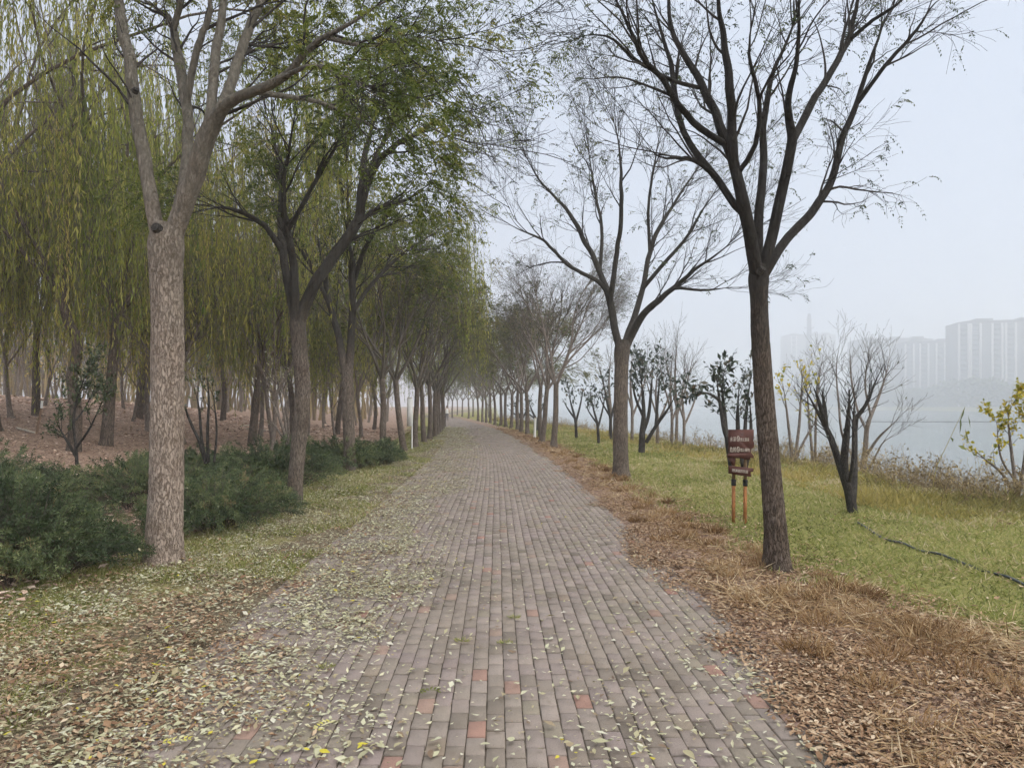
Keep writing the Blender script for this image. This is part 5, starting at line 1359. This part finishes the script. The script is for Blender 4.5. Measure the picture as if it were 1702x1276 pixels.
# pale leaflets: thick on the wood half of the path, thin on the rest
def dens_pale(x, y, u):
    left = smooth((-u - 0.35 + 0.45 * vnoise(x * 0.9, y * 0.6) + 0.25 * vnoise(x * 3, y * 3)) / 1.0)
    band = 0.30 + 0.70 * smooth((y - 4.6) / 2.4) * (1 - 0.4 * smooth((y - 14) / 10))
    bunch = np.clip(0.62 + 0.5 * vnoise(x * 2.6 + 31, y * 2.2) + 0.45 * vnoise(x * 7, y * 7), 0.10, 1.2)
    mid = 0.035 + 0.10 * np.clip(vnoise(x * 1.2 + 8, y * 0.9), 0, 1) + 0.06 * smooth((u - 0.6) / 0.8)
    verge = (u < -2.0) * (1 - smooth((-u - 3.1) / 0.9))
    return np.where(u < -2.0, (0.22 + 0.46 * verge) * bunch, left * band * bunch * 0.98 + 0.6 * mid * bunch)
pale = fallen(560000, 2.2, 60, -4.3, 1.7, dens_pale, lambda m: np.clip(0.031 * np.exp(gr.normal(size=m) * 0.40), 0.011, 0.075),
              lambda x, y, u, m: np.where(gr.uniform(size=m) < 0.012, 2, 0) + np.minimum(0.96, 0.55 + gr.normal(size=m) * 0.26 - 0.22 * (u < -2.2) * smooth((6.5 - y) / 2) - 0.12 * vnoise(x * 1.5, y * 1.5)))
brown = fallen(300000, 2.2, 55, 1.15, 3.8, lambda x, y, u: (smooth((u - 1.6 - 0.25 * vnoise(x * 2, y * 1.5)) / 0.35) * (1 - 0.9 * smooth((u - strip_end(y) + 0.1) / 0.6)) * np.clip(.65 + .6 * vnoise(x * 3, y * 3), .1, 1)),
               lambda m: gr.uniform(0.026, 0.058, m), lambda x, y, u, m: 0.5 + gr.normal(size=m) * 0.26)
under = fallen(140000, 2.2, 40, -4.2, 0.2, lambda x, y, u: 0.8 * smooth((-u - 0.9 + 0.5 * vnoise(x * 1.3 + 4, y) - 0.04 * (y - 4)) / 0.9) * np.clip(.45 + .8 * vnoise(x * 2.1 + 17, y * 1.9) + .5 * vnoise(x * 6, y * 6), 0.03, 1) * (1 - 0.75 * smooth((y - 5.5) / 3) * (u < -2.1)),
               lambda m: np.clip(0.036 * np.exp(gr.normal(size=m) * 0.35), 0.014, 0.075), lambda x, y, u, m: 0.5 + gr.normal(size=m) * 0.25, 0.003)
onlawn = fallen(16000, 4, 40, 3.2, 8.5, lambda x, y, u: np.clip(.25 + .6 * vnoise(x * 1.5 + 2, y * 1.5), 0, 1), lambda m: gr.uniform(0.03, 0.06, m), lambda x, y, u, m: 0.55 + gr.normal(size=m) * 0.3, 0.03)
lit = fallen(90000, 4, 55, -40, -4.0, lambda x, y, u: np.clip(0.75 + .3 * vnoise(x, y), 0, 1), lambda m: gr.uniform(0.06, 0.13, m), lambda x, y, u, m: gr.uniform(0, 1, m) + 0.25 * vnoise(x * .7, y * .7), 0.012)
# the nearest leaves are single objects
def leaf_proto(seed, mat_name, stops_pick):
    rng = np.random.default_rng(seed)
    n = 7; s = np.linspace(0, 1, n); w_ = 0.24 * np.sin(np.clip(s, 0.0, 1) ** 0.8 * math.pi) ; w_[0] = w_[-1] = 0.004
    curl = rng.uniform(-.12, .22); fold = rng.uniform(.1, .5)
    mid = np.c_[s - .5, 0.05 * np.sin(s * 3 + seed), curl * (s - .5) ** 2 * 2]
    V = np.concatenate([mid, mid + np.c_[0*s, w_, fold * w_], mid + np.c_[0*s, -w_, fold * w_]])
    Fq = [[i, i+1, n+i+1, n+i] for i in range(n-1)] + [[i+1, i, 2*n+i, 2*n+i+1] for i in range(n-1)]
    return MB().add(V, Fq, stops_pick).mesh('fallen_leaf', M[mat_name], True)
tones_p = [0.12, 0.3, 0.45, 0.55, 0.65, 0.75, 0.88, 1.0]
protos_p = [leaf_proto(600 + k, 'fallen_pale', t) for k, t in enumerate(tones_p)]
tones_b = [0.1, 0.3, 0.45, 0.6, 0.8, 0.95]
protos_b = [leaf_proto(620 + k, 'fallen_brown', t) for k, t in enumerate(tones_b)]
def singles(f, protos, tones, n, label, group):
    d = np.hypot(f['x'], f['y'])
    vis = (f['y'] > 3.5) & (np.abs(f['x'] - 0.021 * f['y']) < 0.68 * f['y'])
    o_ = np.argsort(np.where(vis, d, 999))[:n]
    for k in o_:
        me = protos[int(np.argmin([abs(t - f['t'][k]) for t in tones]))]
        o = bpy.data.objects.new('fallen_leaf', me); COL.objects.link(o)
        o.location = (f['x'][k], f['y'][k], f['z'][k] + 0.003); o.rotation_euler = (f['tx'][k], f['ty'][k], f['a'][k]); o.scale = (f['s'][k] * 1.1,) * 3
        tag(o, label, 'leaf', group)
    sel = np.ones(len(f['x']), bool); sel[o_] = False
    return sel
sel = singles(pale, protos_p, tones_p, 200, 'pale fallen leaf on the paving in front of the camera', 'pale fallen leaves on the nearest paving')
mb = MB()
for k in range(4):
    s_ = sel & (np.arange(len(sel)) % 4 == k); leaf_mesh(mb, pale, s_)
o = mb.build('fallen_leaves', M['fallen_pale']); tag(o, 'pale yellow-green fallen leaves strewn over path and verge', 'leaves', kind='stuff')
sel = singles(brown, protos_b, tones_b, 100, 'brown fallen leaf in the dry strip nearest the camera', 'brown fallen leaves at the nearest path edge')
mb = MB()
for k in range(4):
    s_ = sel & (np.arange(len(sel)) % 4 == k); leaf_mesh(mb, brown, s_)
o = mb.build('fallen_leaves', M['fallen_brown']); tag(o, 'brown fallen leaves matted along the river edge of the path', 'leaves', kind='stuff')
mb = MB()
for f_ in (under, onlawn): leaf_mesh(mb, f_, np.ones(len(f_['x']), bool), .5)
o = mb.build('fallen_leaves', M['fallen_brown']); tag(o, 'older brown leaves trodden in under the pale ones and blown over the lawn', 'leaves', kind='stuff')
mb = MB(); leaf_mesh(mb, lit, np.ones(len(lit['x']), bool), .6)
o = mb.build('leaf_litter', M['litter_leaf']); tag(o, 'reddish brown leaf litter covering the ground of the wood', 'leaves', kind='stuff')

# fallen sprigs with their leaflets still on, and weeds in the joints
def sprig(px, py, ang, label, tone, n=6, size=0.15, mat='fallen_pale'):
    q = ground_at(px, py); b = np.array([q[0], q[1], 0.012 if PL < q[0] < PR else q[2] + .03])
    root = empty('leaf_sprig', tuple(b), ang); tag(root, label, 'leaf sprig', 'sprigs dropped on the path')
    s = np.linspace(0, 1, 8); st = np.c_[s * size, 0.012 * np.sin(s * 3), 0.008 + 0.012 * np.sin(s * 3)]
    MB().tube(st, np.linspace(.0016, .0008, 8), 4).build('stalk', M['twig'], root)
    for k in range(n):
        for sg in (-1, 1):
            p_ = spline(st, 20)[4 + int(14 * k / max(1, n - 1))]
            V, Fc = leaflets(p_[None], np.array([[.5, sg * .9, random.uniform(-.05, .25)]]), np.array([[0, random.uniform(-.3, .3), 1.0]]), random.uniform(.032, .046), random.uniform(.014, .02), .15)
            MB().add(V, Fc, tone + random.uniform(-.04, .0)).build('leaflet', M[mat], root)
sprig(522, 1242, 1.2, 'bright yellow leaf sprig lying on the bricks at the bottom', 1.0)
sprig(255, 1262, 0.3, 'larger yellow sprig at the bottom edge among pale leaves', 1.0, 7, 0.2)
sprig(690, 1172, 0.2, 'dull green leaf sprig on the bare bricks', 0.5, 6, 0.14, 'leaf_green')
sprig(420, 1120, 2.6, 'pale sprig among scattered leaves on the shaded bricks', 0.6, 5)
sprig(90, 1048, 0.1, 'silvery green sprig on the verge below the juniper', 0.7, 6, 0.17)
def weed(px, py, label, r=0.05, n=60):
    q = ground_at(px, py); b = (q[0], q[1], 0.002)
    a = gr.uniform(0, 6.28, n); s = np.sqrt(gr.uniform(0, 1, n)) * r
    d = norm(np.c_[np.cos(a) * .8, np.sin(a) * .8, np.full(n, .7)])
    V, Fc = leaflets(np.c_[np.cos(a) * s, np.sin(a) * s * .6, np.zeros(n)], d, norm(gr.normal(size=(n, 3))), gr.uniform(.015, .04, n), .006, .1)
    o = MB().add(V, Fc, np.repeat(gr.uniform(.3, .85, n), 4)).build('weed_tuft', M['grass'], None, False, b); tag(o, label, 'weed', 'weeds growing in the paving joints')
weed(768, 1077, 'yellow-green weed tuft between bricks, nearer the middle of the path')
weed(838, 1080, 'small green weed tuft beside the reddish brick')
weed(855, 1037, 'pale weed tuft higher up in the middle of the path', 0.04)
weed(540, 1122, 'yellow-green weed tuft on the leafy half of the path', 0.05)
weed(295, 1127, 'weed tuft near the leafy verge on the path edge', 0.05)

# ------------------------------------------------------------------ the misty air
hz = MB().box((600, 970, 67), (2040, 2100, 150))
hm, n, l, out = new_mat('haze')
pv_ = n.new('ShaderNodeVolumePrincipled')
pv_.inputs['Color'].default_value = (0.885, 0.905, 0.945, 1)
pv_.inputs['Density'].default_value = 0.0015
pv_.inputs['Anisotropy'].default_value = 0.25
l.new(pv_.outputs[0], out.inputs['Volume'])
tag(hz.build('haze', hm), 'pale mist hanging in the air over path and river', 'mist', kind='stuff')
